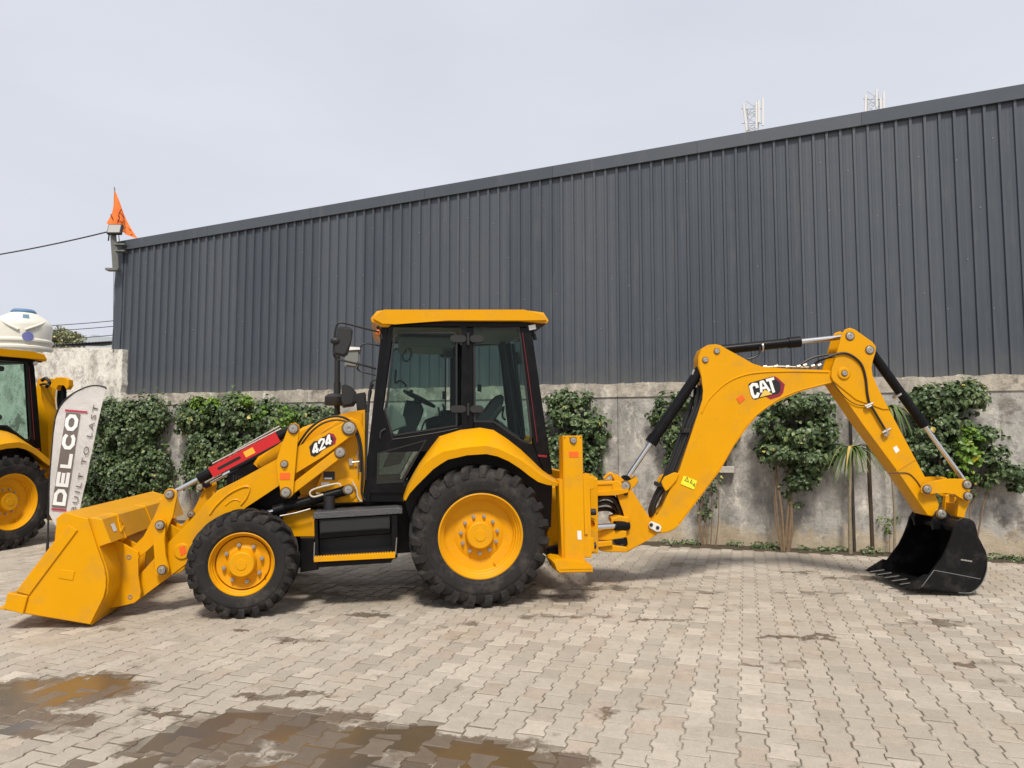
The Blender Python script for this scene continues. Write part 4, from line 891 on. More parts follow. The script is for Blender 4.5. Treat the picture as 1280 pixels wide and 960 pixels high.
# loader tower
part('loader_tower', [(385, 560), (402, 540), (418, 528), (428, 523), (440, 522), (450, 527), (456, 540), (457, 628), (392, 629), (396, 606), (404, 590), (384, 592), (376, 588)], .50, .60, 'yellow', .008)
part('tower_dome', [(373, 557), (385, 541), (400, 527), (415, 522), (430, 521), (440, 525), (446, 533), (448, 545), (436, 560), (410, 560), (392, 566), (378, 565)], .585, .63, 'yellow', .01)
b = B(); xz = PM(432, 612, .50); lathe(b, [(.125, .02), (.125, -.01), (.105, -.018), (.07, -.018)], (xz[0], .50, xz[1]), 28); obj('pivot_boss', b, M['yellow_cast'], bl_)
b = B(); tube(b, [VM(x, y, .40) for x, y in ((371, 560), (377, 549), (388, 535), (402, 525), (418, 520.5), (432, 523), (443, 532), (449, 546), (452, 562), (453, 590), (452, 615), (456, 625))], .012, 9, 5); obj('hose', b, M['hose'], bl_)
b = B(); tube(b, [VM(x, y, .385) for x, y in ((373.5, 562), (380, 551), (391, 538), (404, 529), (419, 525), (432, 527), (441, 535), (447, 548), (450, 566), (450.5, 590))], .010, 9, 5); obj('hose', b, M['hose'], bl_)
part('latch_bracket', [(436, 573.5), (441.5, 573.5), (441.5, 582), (436, 582)], .47, .50, 'steel', .002)
b = B(); cyl(b, VM(440, 578, .46), VM(449, 577, .46), .009, n=8); cyl(b, VM(447, 562, .46), VM(447.5, 592, .46), .007, n=8); obj('latch_rod', b, M['steel'], bl_)
# data plate and stickers
def sticker(name, poly, v, mt, frame=MF, t=.0025, parent=None, xf=None):
    b = B(); prism(b, frame.poly(poly, v), v - t, v); 
    if xf is not None: b.transform(xf)
    return obj(name, b, M[mt], parent or bl_, smooth=False)
sticker('data_plate', [(404.5, 589.5), (418.5, 589.5), (418.5, 600), (404.5, 600)], .497, 'ink'); sticker('data_plate', [(405.5, 597), (415, 597), (415, 599.2), (405.5, 599.2)], .492, 'white')
sticker('small_plate', [(401.5, 603), (411.5, 602.5), (411.5, 608), (401.5, 609)], .497, 'lamp')
# ---- loader arms: near and far
ARM = [(430, 528), (437.5, 526.5), (445, 530.5), (446.5, 537), (443.5, 542.5), (405, 570), (368, 592.5), (348, 607.5), (307, 633), (280, 657), (233, 706), (177, 745), (172, 750.5), (163, 752.5), (157, 748), (156, 740), (162, 731), (175, 720), (212, 676.5), (240, 648), (260, 625), (272, 613), (300, 599), (344, 575), (371, 559)]
VA = .34
def both(fn):
    for far in (0, 1): fn(far)
def vpair(v0, v1, far): return (v0, v1) if not far else (2.24 - v1, 2.24 - v0)
def lpart(name, poly, v0, v1, far, mt='yellow', bev=.007, ref=None, parent=None):
    b = B(); a, c = vpair(v0, v1, far); prism(b, MF.poly(poly, v0 if ref is None else ref), a, c, bev); return obj(name, b, M[mt], parent or bl_)
def lpin(x, y, v, r, far, ref=None, t=.035):
    p = PM(x, y, v if ref is None else ref)
    if far: return
    return pinhead(bl_, v, r, p, 'pin', t=t)
def arms(far):
    arm = lpart('loader_arm', ARM, VA, VA + .11, far, bev=.010)
    if not far:
        b = B(); tube(b, [VM(x, y, VA - .004) for x, y in ((262, 643), (270, 632), (285, 618), (300, 610), (309, 608), (312, 611), (308, 622), (301, 631))], .010, 7, 5); obj('weld_rib', b, M['yellow'], arm)
        b = B(); tube(b, [VM(x, y, VA - .002) for x, y in ((281, 632), (289, 626), (296, 624.5), (300, 627))], .006, 6, 4); obj('weld_rib', b, M['yellow'], arm)
        b = B(); xz = PM(228, 689, VA); lathe(b, [(.075, .01), (.075, -.010), (.068, -.016), (.0008, -.016)], (xz[0], VA, xz[1]), 28); obj('boss', b, M['yellow'], arm)
        sticker('orange_reflector', [(223.5, 684), (231, 682), (233.5, 691), (226, 695)], VA - .0165, 'orange', parent=arm)
    # raised upper link carrying the number
    lpart('tilt_lever', [(361, 532), (364, 529), (369, 528.5), (373.5, 531.5), (374.5, 537), (371, 560), (367.5, 600), (366.5, 618), (362, 622.5), (355.5, 622), (350.5, 615), (348, 600), (344.5, 578), (352, 556), (359, 538)], VA - .05, VA - .015, far, bev=.006)
    b = B(); q0 = PM(360, 615.5, VA - .03); q1 = PM(425.5, 565.5, VA - .03); a, c = vpair(VA - .012, VA + .03, far); prism(b, capsule(q0, q1, .045, .048), a, c, .006); obj('levelling_link', b, M['yellow'], bl_)
    # front lever, link
    lpart('bucket_lever', [(206, 614), (210, 610.8), (216, 611), (220.5, 615), (221.5, 621), (216, 645), (208, 664), (201, 672), (182, 690), (172, 698), (166, 700), (160.5, 697), (160, 690), (166, 684), (180, 671), (193, 645), (200, 628)], VA - .04, VA - .01, far, bev=.006)
    b = B(); q0 = PM(200, 656.5, VA - .05); q1 = PM(202.7, 712.3, VA - .05); a, c = vpair(VA - .085, VA - .045, far)
    pts = MF.poly([(192.5, 652), (195, 648.5), (200, 647.5), (205, 649), (208, 653), (207.5, 660), (206.5, 675), (208, 694), (211.5, 707), (211.5, 714), (208, 719), (202, 720.5), (196, 718), (193.5, 711), (195.5, 698), (193, 680), (192, 664)], VA - .06)
    prism(b, pts, a, c, .008, 2); obj('guide_link', b, M['yellow'], bl_)
both(arms)
for x, y, v, r in ((436.4, 535.3, VA - .005, .058), (425.3, 565.6, VA - .015, .046), (366.8, 536, VA - .052, .042), (355.4, 580, VA - .052, .030), (357.4, 615.8, VA - .052, .042), (212, 618, VA - .042, .036), (200, 656.5, VA - .088, .036), (202.7, 712.3, VA - .088, .036), (162.5, 695.5, VA - .045, .036), (164, 745, VA - .045, .036)):
    lpin(x, y, v, r, 0)
for x, y in ((250, 609), (239, 643)):                # inner pin ends of the far side, facing the camera
    v = 2.24 - VA - .0; p = PM(x, y, 2.24 - VA - .12); pinhead(bl_, 2.24 - VA - .118 + .085, .034, PM(x, y, 2.24 - VA - .033), 'pin')
sticker('orange_reflector', [(350, 591), (362.5, 591), (362.5, 599.5), (350, 599.5)], VA - .052, 'orange')
# cross tube between the arms
b = B(); p = PM(300, 620, VA); cyl(b, (p[0], VA + .1, p[1]), (p[0], 2.24 - VA - .1, p[1]), .07, n=18); obj('cross_tube', b, M['yellow'], bl_)
# tilt cylinder with the red service brace
VC = VA + .05
def cylinder(name, p_rod, p_end, f_rod, r_b, r_r, parent=None, gland=.10, xf=True, cap=None):
    """a hydraulic cylinder from the rod eye to the barrel end; f_rod = bare rod fraction"""
    p_rod = Vector(p_rod); p_end = Vector(p_end); d = (p_end - p_rod); u = d.normalized(); g = p_rod + d * f_rod
    b = B(); cyl(b, g, p_end, r_b, n=20); cyl(b, g - u * .015, g + u * gland, r_b * 1.16, n=20); cyl(b, p_end - u * .05, p_end, r_b * 1.05, n=20); body = obj(name, b, M['black'], parent or bl_, xf=xf)
    b = B(); cyl(b, p_rod, g, r_r, n=16); obj('piston_rod', b, M['chrome'], body, xf=xf)
    b = B(); sd = Vector((0, 1, 0)); cyl(b, p_rod - sd * .045, p_rod + sd * .045, r_r * 1.9, n=16); obj('rod_eye', b, M['black'], body, xf=xf); return body
cylinder('tilt_cylinder', VM(212, 618, VC), VM(366.8, 536, VC), .24, .045, .022)
cylinder('tilt_cylinder', Vector((*[0] * 3,)) + Vector((VM(212, 618, VC).x, 2.24 - VC, VM(212, 618, VC).z)), Vector((VM(366.8, 536, VC).x, 2.24 - VC, VM(366.8, 536, VC).z)), .24, .045, .022)
b = B(); p0 = Vector(PM(263.5, 591, VC - .06)); p1 = Vector(PM(347.5, 546.5, VC - .06)); d = (p1 - p0).normalized(); nn = Vector((-d.y, d.x)); hw = .052
prism(b, [tuple(p0 + nn * hw), tuple(p0 - nn * hw), tuple(p1 - nn * hw), tuple(p1 + nn * hw)], VC - .065, VC - .052, .002); prism(b, [tuple(p0 + nn * hw), tuple(p0 + nn * (hw - .012)), tuple(p1 + nn * (hw - .012)), tuple(p1 + nn * hw)], VC - .052, VC + .06)
brace = obj('safety_brace', b, M['red'], bl_)
b = B(); q0 = p0.lerp(p1, .12) - nn * .0; q1 = p0.lerp(p1, .42); prism(b, capsule(tuple(q0), tuple(q1), .014), VC - .067, VC - .0655); obj('slot', b, M['ink'], brace, smooth=False)
b = B(); q0 = p0.lerp(p1, .50); q1 = p0.lerp(p1, .64); prism(b, [tuple(q0 + nn * .03), tuple(q0 - nn * .03), tuple(q1 - nn * .03), tuple(q1 + nn * .03)], VC - .0675, VC - .0655); obj('warning_label', b, mat('amber_label', (.85, .42, .03), .4), brace, smooth=False)
b = B(); cyl(b, (p0.x, VC, p0.y + .085), (p1.x + .02, VC, p1.y + .085), .009, n=8); cyl(b, (p0.x + .2, VC + .03, p0.y + .21), (p1.x, VC + .03, p1.y + .11), .008, n=8); obj('steel_pipe', b, M['steel'], bl_)
b = B(); q = VM(258, 596, VC - .03); cyl(b, VM(256.5, 603, VC + .3), VM(277, 592, VC + .3), .02, n=12); obj('piston_rod', b, M['chrome'], bl_)
# lift cylinder and hoses
cylinder('lift_cylinder', VM(318, 646, VC + .05), VM(435.6, 612, VC + .05), .22, .050, .026); b = B(); a_ = VM(318, 646, VC); cyl(b, Vector((a_.x, 2.24 - VC, a_.z)), Vector((VM(435.6, 612, VC).x, 2.24 - VC, VM(435.6, 612, VC).z)), .05); obj('lift_cylinder', b, M['black'], bl_)
pinhead(bl_, VC - .02, .042, PM(435.6, 612, VC - .02), 'pin')
b = B(); tube(b, [VM(x, y, VC - .02) for x, y in ((404, 618), (393, 621), (388, 619), (388, 614.5), (394, 611), (408, 607), (422, 604.5), (426, 607))], .009, 8, 6); obj('hose', b, M['beigehose'], bl_)
b = B(); tube(b, [VM(x, y, VC + .03) for x, y in ((395, 617), (405, 618), (412, 615), (424, 613))], .012, 8, 4); obj('hose', b, M['beigehose'], bl_)
b = B(); tube(b, [VM(x, y, VC) for x, y in ((350, 645), (370, 641), (388, 636))], .008, 8, 2); obj('steel_pipe', b, M['steel'], bl_)
b = B(); tube(b, [VM(x, y, .44) for x, y in ((440, 602), (446, 612), (447, 620), (451, 626), (459, 626.5))], .009, 8, 5); obj('hose', b, M['beigehose'], bl_)
b = B(); p = VM(411.5, 640, .40); q = VM(411.5, 620, .40); cyl(b, p, q, .055, n=20); cyl(b, Vector((p.x, p.y, p.z)), Vector((p.x, p.y, p.z + .03)), .075, n=20); obj('filter', b, M['plastic'], bl_)
# ---- loader bucket
BV0, BV1 = -.08, 2.32
SIDE = [(78, 641.5), (82, 640.5), (109.5, 648.5), (121, 684), (130, 709), (132.5, 722), (132, 734), (129.4, 747), (112.5, 780.5), (28, 765.7), (9, 761), (11, 741), (20.6, 739.5), (40, 713), (69, 676), (70.5, 648)]
lb_poly = MF.poly(SIDE, BV0)
bucket = None
def shell(name, pts, th, v0, v1, mt):
    """sheet following a polyline, thickness th inward"""
    b = B()
    for q in stroke(pts, th): prism(b, [(p.x, p.y) for p in q], v0, v1)
    return b
back = MF.poly([(9, 762), (28, 766.5), (112.5, 780.5), (129.4, 747), (132, 734), (132.5, 722), (130, 709), (121, 684), (109.5, 649.5), (80, 642)], BV0)
sp = smooth_path([Vector((p[0], 0, p[1])) for p in back[2:8]], 5); pts = back[:2] + [(p.x, p.z) for p in sp] + back[8:]
b = shell('x', pts, .02, BV0 + .03, BV1 - .03, 'yellow'); bucket = obj('loader_bucket', b, M['yellow'], bl_, ang=40)
for v in (BV0, BV1 - .03):
    b = B(); prism(b, lb_poly, v, v + .03, .004); obj('side_plate', b, M['yellow'], bucket)
b = B(); prism(b, MF.poly([(86, 656), (97.6, 662.5), (37, 743.5), (21, 739)], BV0), BV0 - .014, BV0 - .001, .004); obj('side_cutter', b, M['yellow'], bucket)
b = B(); prism(b, MF.poly([(6, 760.5), (11, 740.5), (36, 744.5), (30, 767)], BV0), BV0 - .022, BV0 - .001, .005); obj('corner_guard', b, M['yellow'], bucket)
b = B(); p0 = PM(28, 766, BV0); p1 = PM(-3, 760.5, BV0); prism(b, [p0, p1, (p1[0] + .02, p1[1] + .012), (p0[0], p0[1] + .03)], BV0 - .01, BV1 + .01, .003); obj('cutting_edge', b, M['yellow'], bucket)
b = B(); prism(b, MF.poly([(110.5, 648), (117, 647.5), (126, 650), (137, 679), (121, 685)], BV0), BV0 + .03, BV1 - .03, .006); obj('top_box', b, M['yellow'], bucket)
for v in (.30, 1.10, 1.90):
    b = B(); q = MF.poly([(111, 647), (127, 648), (138.5, 680), (131, 686), (121, 684)], BV0); prism(b, q, v, v + .025, .003); obj('stiffener', b, M['yellow'], bucket)
b = B(); prism(b, MF.poly([(76, 711.5), (94, 714), (91, 725.5), (73, 722.5)], BV0), BV0 - .006, BV0 - .0005, .003); obj('cast_plate', b, M['yellow'], bucket)
b = B(); stroke_prism(b, MF.poly([(131, 650.5), (140, 655), (134.5, 668)], .12), .010, .085, .10) if False else None; b.free() if b else None
def on_box(x, y, out=.006): return None
# stickers on the sloped rear of the top box
pA, pB = PM(126, 650, BV0), PM(137, 679, BV0); dB = Vector((pB[0] - pA[0], 0, pB[1] - pA[1])); nB = Vector((-dB.z, 0, dB.x)).normalized(); nB = nB if nB.x > 0 else -nB
def boxpt(u, v, o=.004): return Vector((pA[0], v, pA[1])) + dB * u + nB * o
b = B(); b.faces.new([b.verts.new(boxpt(u, v)) for u, v in ((.28, .08), (.28, .17), (.62, .17), (.62, .08))]); obj('grey_label', b, M['lamp'], bucket, smooth=False)
b = B(); tri = [boxpt(.15, .28, .006), boxpt(.50, .36, .006), boxpt(.72, .24, .006)]
for i in range(3): cyl(b, tri[i], tri[(i + 1) % 3], .007, n=6)
obj('embossed_triangle', b, M['yellow'], bucket)
EAR = [(139, 672), (143, 673.5), (172.5, 690), (173.5, 698), (172, 720), (176.5, 738), (175, 748), (168, 754), (150, 758), (128, 762), (130, 740), (128, 700), (132, 680)]
for v in (VA - .075, VA + .12):
    for far in (0, 1):
        a, c = vpair(v, v + .03, far); b = B(); prism(b, MF.poly(EAR, VA - .075), a, c, .005); obj('hinge_ear', b, M['yellow'], bucket)
# ---- number decal on the arm
def decal(letters, poly_back, frame, v, org, ux, uy, w_, h_, sp, th, parent, xf=None, back='ink', shear=0.0):
    b = B(); prism(b, frame.poly(poly_back, v), v - .0015, v)
    if xf is not None: b.transform(xf)
    o = obj('logo_backing', b, M[back], parent, smooth=False, xf=xf is None); return o
G4 = {'4': [[(.62, 0), (.62, 1), (.0, .30), (.0, .26), (1.0, .26)]], '2': [[(.04, .72), (.12, .93), (.5, 1.0), (.90, .86), (.90, .66), (.08, .06), (1.0, .06)]]}
def put_quads(name, quads, frame, v, t, mt, parent, xf=None):
    b = B()
    for q in quads: prism(b, q, v - t, v)
    if xf is not None: b.transform(xf)
    return obj(name, b, M[mt], parent, smooth=False)
def px_quads(frame, v, org, ex, ey, strokes, th):
    """strokes in unit box -> quads in the frame plane; org/ex/ey photo pixels"""
    o_ = Vector(frame.P(*org, v)); X_ = Vector(frame.P(org[0] + ex[0], org[1] + ex[1], v)) - o_; Y_ = Vector(frame.P(org[0] + ey[0], org[1] + ey[1], v)) - o_; r = []
    for s in strokes:
        closed = s[-1] == 'c'; s = s[:-1] if closed else s
        p = [o_ + X_ * a + Y_ * c for a, c in s]
        for q in stroke(p, th, closed): r.append([tuple(k) for k in q])
    return r
vD = VA - .001
arm_near = [o for o in bl_.children if o.name.startswith('loader_arm')][0]
b = B(); prism(b, MF.poly([(411, 541), (417, 542.5), (420.5, 548), (419, 555), (413, 558), (407, 556), (403, 548)], vD), vD - .0012, vD); obj('hexagon_mark', b, M['logored'], arm_near, smooth=False)
b = B(); prism(b, MF.poly([(409, 544), (414, 545), (417, 549), (415.5, 554), (411, 555.5), (404, 552)], vD), vD - .0022, vD - .0014); obj('hexagon_mark', b, M['ink'], arm_near, smooth=False)
b = B(); prism(b, MF.poly([(386.5, 558.5), (392.5, 551.5), (397, 551), (403, 546.5), (408, 544.5), (413, 545), (415.5, 556), (410, 559), (404, 561.5), (399, 567), (393, 571), (388.5, 569)], vD), vD - .0034, vD - .0024); obj('number_outline', b, M['ink'], arm_near, smooth=False)
ey = (-1.6, -12.5)
for k, ch in enumerate('424'):
    org = (391.5 + k * 8.1, 569 - k * 5.2); qs = px_quads(MF, vD, org, (7.2, -4.4), ey, [s for s in (G4[ch])], .020)
    if ch == '4': qs = px_quads(MF, vD, org, (7.2, -4.4), ey, [[(.70, .0), (.70, 1.0)], [(.58, .92), (.06, .32)], [(-.02, .26), (1.02, .26)]], .019)
    for i, q in enumerate(qs):
        pass
    b = B()
    for i, q in enumerate(qs): prism(b, q, vD - .0046 - i * .00025, vD - .0035)
    obj('digit', b, M['white'], arm_near, smooth=False)
# ---- step box on the near side
part('step_deck', [(391, 649), (503, 642), (503, 636), (497, 634.5), (392, 641)], .17, .62, 'grip', .004)
sb_ = part('tool_box', [(398, 650), (489, 644), (489, 668), (398, 675)], .24, .56, 'black', .01, ref=.2)
b = B(); p = MF.poly([(399, 650), (488, 644.5), (487, 661), (400, 667)], .19); prism(b, p, .195, .24, .012, 2); obj('lid', b, M['plastic'], sb_)
part('step_side', [(392.5, 650), (397, 650), (398.5, 706), (394, 703)], .18, .52, 'black', .004); part('step_side', [(489, 644), (497, 643.5), (497, 697), (490, 700)], .18, .52, 'black', .004)
part('step_back', [(397, 668), (490, 662), (490, 697), (397, 703)], .36, .40, 'plastic', .004)
stp = part('lower_step', [(392.3, 696.3), (494, 690.7), (494, 697.6), (392.3, 702.8)], .165, .19, 'yellow', .003, ref=.165)
part('step_plate', [(393, 699), (494, 694), (494, 697), (393, 702.5)], .192, .36, 'black', .003)
part('step_skid', [(396, 703.5), (491, 698), (489, 703.5), (397, 709.5)], .20, .40, 'black', .004)
b = B()
for i in range(30):
    x, z = PM(395 + i * 3.35, 696.0 - i * .185, .175); box(b, x - .008, x + .006, .167, .186, z - .002, z + .010)
obj('step_teeth', b, M['yellow'], bl_, kind='stuff', smooth=False)
b = B(); cyl(b, VM(393, 678, .172), VM(392.3, 700, .172), .006, n=6); cyl(b, VM(496, 672, .172), VM(494.5, 693, .172), .006, n=6); obj('steel_edge', b, M['steel'], bl_)
# ---- cab
C0, C1 = .42, 1.82
cabm = 'black'
def cpoly(pts): return MF.poly(pts, C0)
def side_parts(far):
    def cp(name, pts, dv=.0, th=.05, mt='black', bev=.008, parent=None):
        a, c = (C0 + dv, C0 + dv + th) if not far else (C1 - dv - th, C1 - dv)
        b = B(); prism(b, cpoly(pts), a, c, bev); return obj(name, b, M[mt], parent or bl_)
    cp('front_pillar', [(478, 402), (486, 402), (463, 628), (453, 628)], .0, .07)
    cp('roof_rail', [(484, 400), (664, 401), (664, 409), (483, 409)], .0, .07)
    cp('centre_pillar', [(581.5, 409), (592, 409), (592, 536), (581, 540)], .004, .07)
    cp('rear_pillar', [(650, 409), (664, 409), (677, 499), (691, 593), (681, 593), (667, 555)], .0, .09)
    cp('quarter_panel', [(592, 528), (615.5, 528), (653, 553.5), (667, 555), (681, 593), (660, 588), (640, 568), (600, 556), (592, 540)], .004, .07)
    cp('floor_sill', [(462, 613), (506, 613), (506, 628), (462, 628)], .01, .2)
    # quarter window
    q = [(593, 412), (648.5, 410), (652, 430), (664.5, 545), (662.5, 552.5), (654, 552), (617, 527), (593.5, 526.5)]
    b = B(); a = C0 + .022 if not far else C1 - .026; prism(b, cpoly(q), a, a + .004); w_ = obj('quarter_window', b, M['glass'], bl_, smooth=False)
    b = B(); a = C0 + .006 if not far else C1 - .022; stroke_prism(b, cpoly(q), .022, a, a + .015); obj('window_seal', b, M['hose'], w_, smooth=False)
    # door
    dl = [(489, 404.5), (574, 404.5), (580.5, 410), (580.5, 533), (572, 537), (556, 543), (542, 556), (522, 588), (508, 612.5), (464, 612.5), (462, 608)]
    a = C0 - .012 if not far else C1 + .0; th = .03
    door = B(); stroke_prism(door, cpoly(dl), .052, a, a + th); d_ = obj('door', door, M['black'], bl_, ang=20)
    b = B(); prism(b, cpoly([(480, 512), (492, 543), (571.5, 534), (572, 537.5), (556, 543), (542, 556), (536, 564), (470, 566), (467, 560), (476, 512)]), a + .002, a + th - .002); obj('door_rail', b, M['black'], d_)
    lw = [(472, 567), (532, 550.5), (503, 602), (471.5, 604)]
    b = B(); prism(b, cpoly(lw), a + .012, a + .016); obj('lower_pane', b, M['glass_dark'], d_, smooth=False)
    b = B(); stroke_prism(b, cpoly(lw), .014, a - .004, a + .010); obj('window_seal', b, M['hose'], d_, smooth=False)
    b = B(); prism(b, cpoly([(464, 603), (505, 603), (503, 611), (464, 611)]), a + .003, a + th - .003); prism(b, cpoly([(464, 566), (470, 566), (470, 603), (464, 603)]), a + .003, a + th - .003); obj('door_skin', b, M['black'], d_)
    gw = [(497, 416), (567, 416), (570.5, 420), (570.5, 532), (493, 544), (489.5, 540), (481, 512), (484, 500), (493, 420)]
    b = B(); prism(b, cpoly(gw), a + .012, a + .016); obj('door_pane', b, M['glass'], d_, smooth=False)
    b = B(); stroke_prism(b, cpoly(gw), .018, a - .004, a + .010); obj('window_seal', b, M['hose'], d_, smooth=False)
    for y in (424, 511.5):
        b = B(); o_ = -1 if not far else 1; y0 = a - .016 if not far else a + th
        for x0, x1 in ((562, 583), (586.5, 604.5)):
            p0, p1 = Vector(PM(x0 + 5, y, C0)), Vector(PM(x1 - 5, y, C0)); prism(b, capsule(tuple(p0), tuple(p1), .040), y0, y0 + .015, .006, 2)
        q_ = PM(584.8, y, C0); cyl(b, (q_[0], y0 + .004, q_[1] - .065), (q_[0], y0 + .004, q_[1] + .065), .016, n=12); obj('hinge', b, M['plastic'], d_)
    return d_
door_n = side_parts(0); side_parts(1)
b = B(); tube(b, [VM(x, y, C0 - .03) for x, y in ((475, 548), (476, 540), (482, 536))], .010, 8, 4); obj('door_handle', b, M['plastic'], door_n)
b = B(); tube(b, [VM(x, y, C0 - .014) for x, y in ((483.5, 522), (490, 546), (496, 548.5), (545, 541), (572, 535.5))], .005, 6, 4); obj('door_moulding', b, M['plastic'], door_n)
b = B(); tube(b, [VM(x, y, C0 - .004) for x, y in ((653, 416), (662, 480), (671.5, 553))], .005, 6, 2); obj('red_pinstripe', b, mat('dark_red_trim', (.13, .008, .014), .5), bl_)
sticker('small_red_lettering', [(672.5, 568.5), (683.5, 569), (683.5, 571.8), (672.5, 570.6)], C0 - .001, 'logored')
# floor, bulkheads, windscreen, rear window, headliner
pf0 = PM(462, 612, C0); pr0 = PM(690, 592, C0)
zfl = .5 * (pf0[1] + PM(600, 612, C0)[1])
b = B(); box(b, PM(466, 612, C0)[0], PM(560, 612, C0)[0], C0 + .06, C1 - .06, pf0[1] - .03, pf0[1] + .01); obj('cab_floor', b, M['plastic'], bl_)
b = B(); A_ = [PM(484, 410, C0), PM(460, 600, C0)]; prism(b, [A_[0], A_[1], (A_[1][0] + .006, A_[1][1]), (A_[0][0] + .006, A_[0][1])], C0 + .07, C1 - .07); obj('windscreen', b, M['glass'], bl_, smooth=False)
b = B(); A_ = [PM(662, 412, C0), PM(682, 560, C0)]; prism(b, [A_[0], A_[1], (A_[1][0] + .006, A_[1][1]), (A_[0][0] + .006, A_[0][1])], C0 + .09, C1 - .09); obj('rear_window', b, M['glass'], bl_, smooth=False)
b = B(); rp_ = cpoly([(592, 540), (640, 566), (681, 593), (681, 610), (520, 610), (545, 570)]); prism(b, rp_, C0 + .08, C1 - .08); obj('cab_rear_body', b, M['black'], bl_)
b = B(); x0, z0 = PM(490, 403, C0); x1, _ = PM(660, 403, C0); box(b, x0, x1, C0 + .07, C1 - .07, z0 - .035, z0 + .03, .01); obj('headliner', b, M['grey'], bl_)
b = B(); x0, z0 = PM(500, 422, C0); x1, _ = PM(575, 422, C0); box(b, x0, x1, 1.0, C1 - .08, z0 - .02, z0 + .10, .02); obj('roof_console', b, M['grey'], bl_)
# roof
RV0, RV1 = .34, 1.90
rpoly = [(463.5, 397), (470.7, 388.5), (480, 387), (640, 387), (655, 387), (680, 390), (686.5, 400), (684.5, 403.5), (650, 400.5), (560, 400.5), (492, 402), (485.5, 408), (477.5, 408), (464.5, 401)]
b = B(); prism(b, MF.poly(rpoly, RV0), RV0, RV1, .028, 3); roof = obj('cab_roof', b, M['yellow'], bl_, ang=40)
b = B(); prism(b, MF.poly([(469, 402), (478, 407), (664, 401), (684, 404), (680, 407), (664, 406), (486, 406), (478, 411)], C0), C0 + .01, C1 - .01, .004); obj('roof_underside', b, M['plastic'], roof)
b = B(); q = VM(663.5, 410, .46); bmesh.ops.create_cube(b, size=1, matrix=Matrix.Translation(q) @ Matrix.Rotation(R(-12), 4, 'Y') @ Matrix.Diagonal((.10, .10, .075, 1))); bmesh.ops.bevel(b, geom=b.edges[:], offset=.01, affect='EDGES', segments=2); wlp = obj('work_lamp', b, M['plastic'], bl_)
b = B(); bmesh.ops.create_cube(b, size=1, matrix=Matrix.Translation(q + Vector((.006, -.052, .0))) @ Matrix.Rotation(R(-12), 4, 'Y') @ Matrix.Diagonal((.075, .008, .05, 1))); obj('lens', b, M['lamp'], wlp)
b = B(); q = VM(667, 417, .5); cyl(b, q, q + Vector((.02, 0, -.07)), .02, n=10); cyl(b, q, q + Vector((-.03, 0, .08)), .012, n=8); obj('beacon_socket', b, M['plastic'], bl_)
# flood and indicator at the front
b = B(); q = VM(472.5, 416, .40); bmesh.ops.create_uvsphere(b, u_segments=14, v_segments=10, radius=.026, matrix=Matrix.Translation(q) @ Matrix.Diagonal((1, 1, 1.4, 1))); obj('indicator', b, mat('amber_lens', (.7, .17, .02), .2, coat=.6), bl_)
b = B(); tube(b, [VM(472, 408, .42), VM(475, 416, .42), VM(477, 424, .42)], .016, 8, 3); obj('lamp_bracket', b, M['plastic'], bl_)
# mirrors
def mirror(v, pts, body, mt, arm_r=.010):
    b = B(); tube(b, [VM(x, y, v + dv) for x, y, dv in pts], arm_r, 8, 4); a = obj('mirror_arm', b, M['plastic'], bl_)
    b = B(); prism(b, MF.poly(body, v), v - .05, v + .06, .018, 3); return obj('mirror', b, M[mt], a)
mirror(.24, [(474, 415, .1), (450, 408.5, 0), (427, 403), (421, 406), (419, 414), (418.5, 428), (417, 440), (419, 447), (428, 451), (452, 456), (470, 461, .1)][0:0] or [(474, 415, .12), (450, 409, .04), (428, 403.5, 0), (421, 406, 0), (418.7, 416, 0), (417.5, 430, 0), (417, 442, 0), (421, 448.5, 0), (432, 451.5, 0), (452, 456, .05), (470, 461, .14)], [(423, 410, ), (426, 408.6), (438, 410), (441, 413), (439.5, 424), (434.5, 443), (430, 446), (417.5, 443), (416.5, 439), (419.5, 422)], 'plastic')
b = B(); q = VM(419, 426, .20); bmesh.ops.create_uvsphere(b, u_segments=16, v_segments=10, radius=.045, matrix=Matrix.Translation(q) @ Matrix.Diagonal((1.1, .8, .8, 1))); obj('mirror_knob', b, M['plastic'], bl_)
mirror(2.0, [(478, 433, -.1), (460, 429.5, 0), (453, 431, 0), (450, 437, 0), (448, 455, 0), (447, 461, 0), (453, 465, 0), (469, 469, -.1)], [(434, 433), (450, 434), (449.5, 452), (446, 460), (431, 458), (431, 448)], 'grey')
b = B(); prism(b, MF.poly([(434.5, 433.5), (450, 434.5), (450, 437), (434.5, 438)], 1.945), 1.93, 1.945); obj('mirror_trim', b, M['white'], bl_)
# exhaust, lamps on the bonnet
b = B(); cyl(b, VM(421.5, 520, 1.45), VM(421.5, 428, 1.45), .033, n=18); cyl(b, VM(421.5, 500, 1.45), VM(421.5, 478, 1.45), .040, n=18); obj('exhaust_stack', b, M['plastic'], bl_)
b = B(); lathe_z(b, [(.11, 0), (.12, .02), (.12, .10), (.09, .13), (.05, .14)], VM(419, 507, 1.45), 24); obj('air_cleaner', b, M['plastic'], bl_)
b = B(); prism(b, MF.poly([(427, 482), (432, 480.5), (440, 484), (444.5, 489), (445, 501), (441, 507), (428, 509), (427, 500)], .9), .85, 1.15, .02, 2); obj('work_mirror', b, M['plastic'], bl_)
b = B(); prism(b, MF.poly([(444, 492), (456, 490), (458, 514), (446, 513)], .8), .8, 1.3, .015, 2); obj('instrument_hump', b, M['plastic'], bl_)
b = B(); tube(b, [VM(x, y, .40) for x, y in ((470, 474), (464, 478), (461, 500), (459, 540), (457, 600))], .011, 8, 4); obj('grab_rail', b, M['plastic'], bl_)
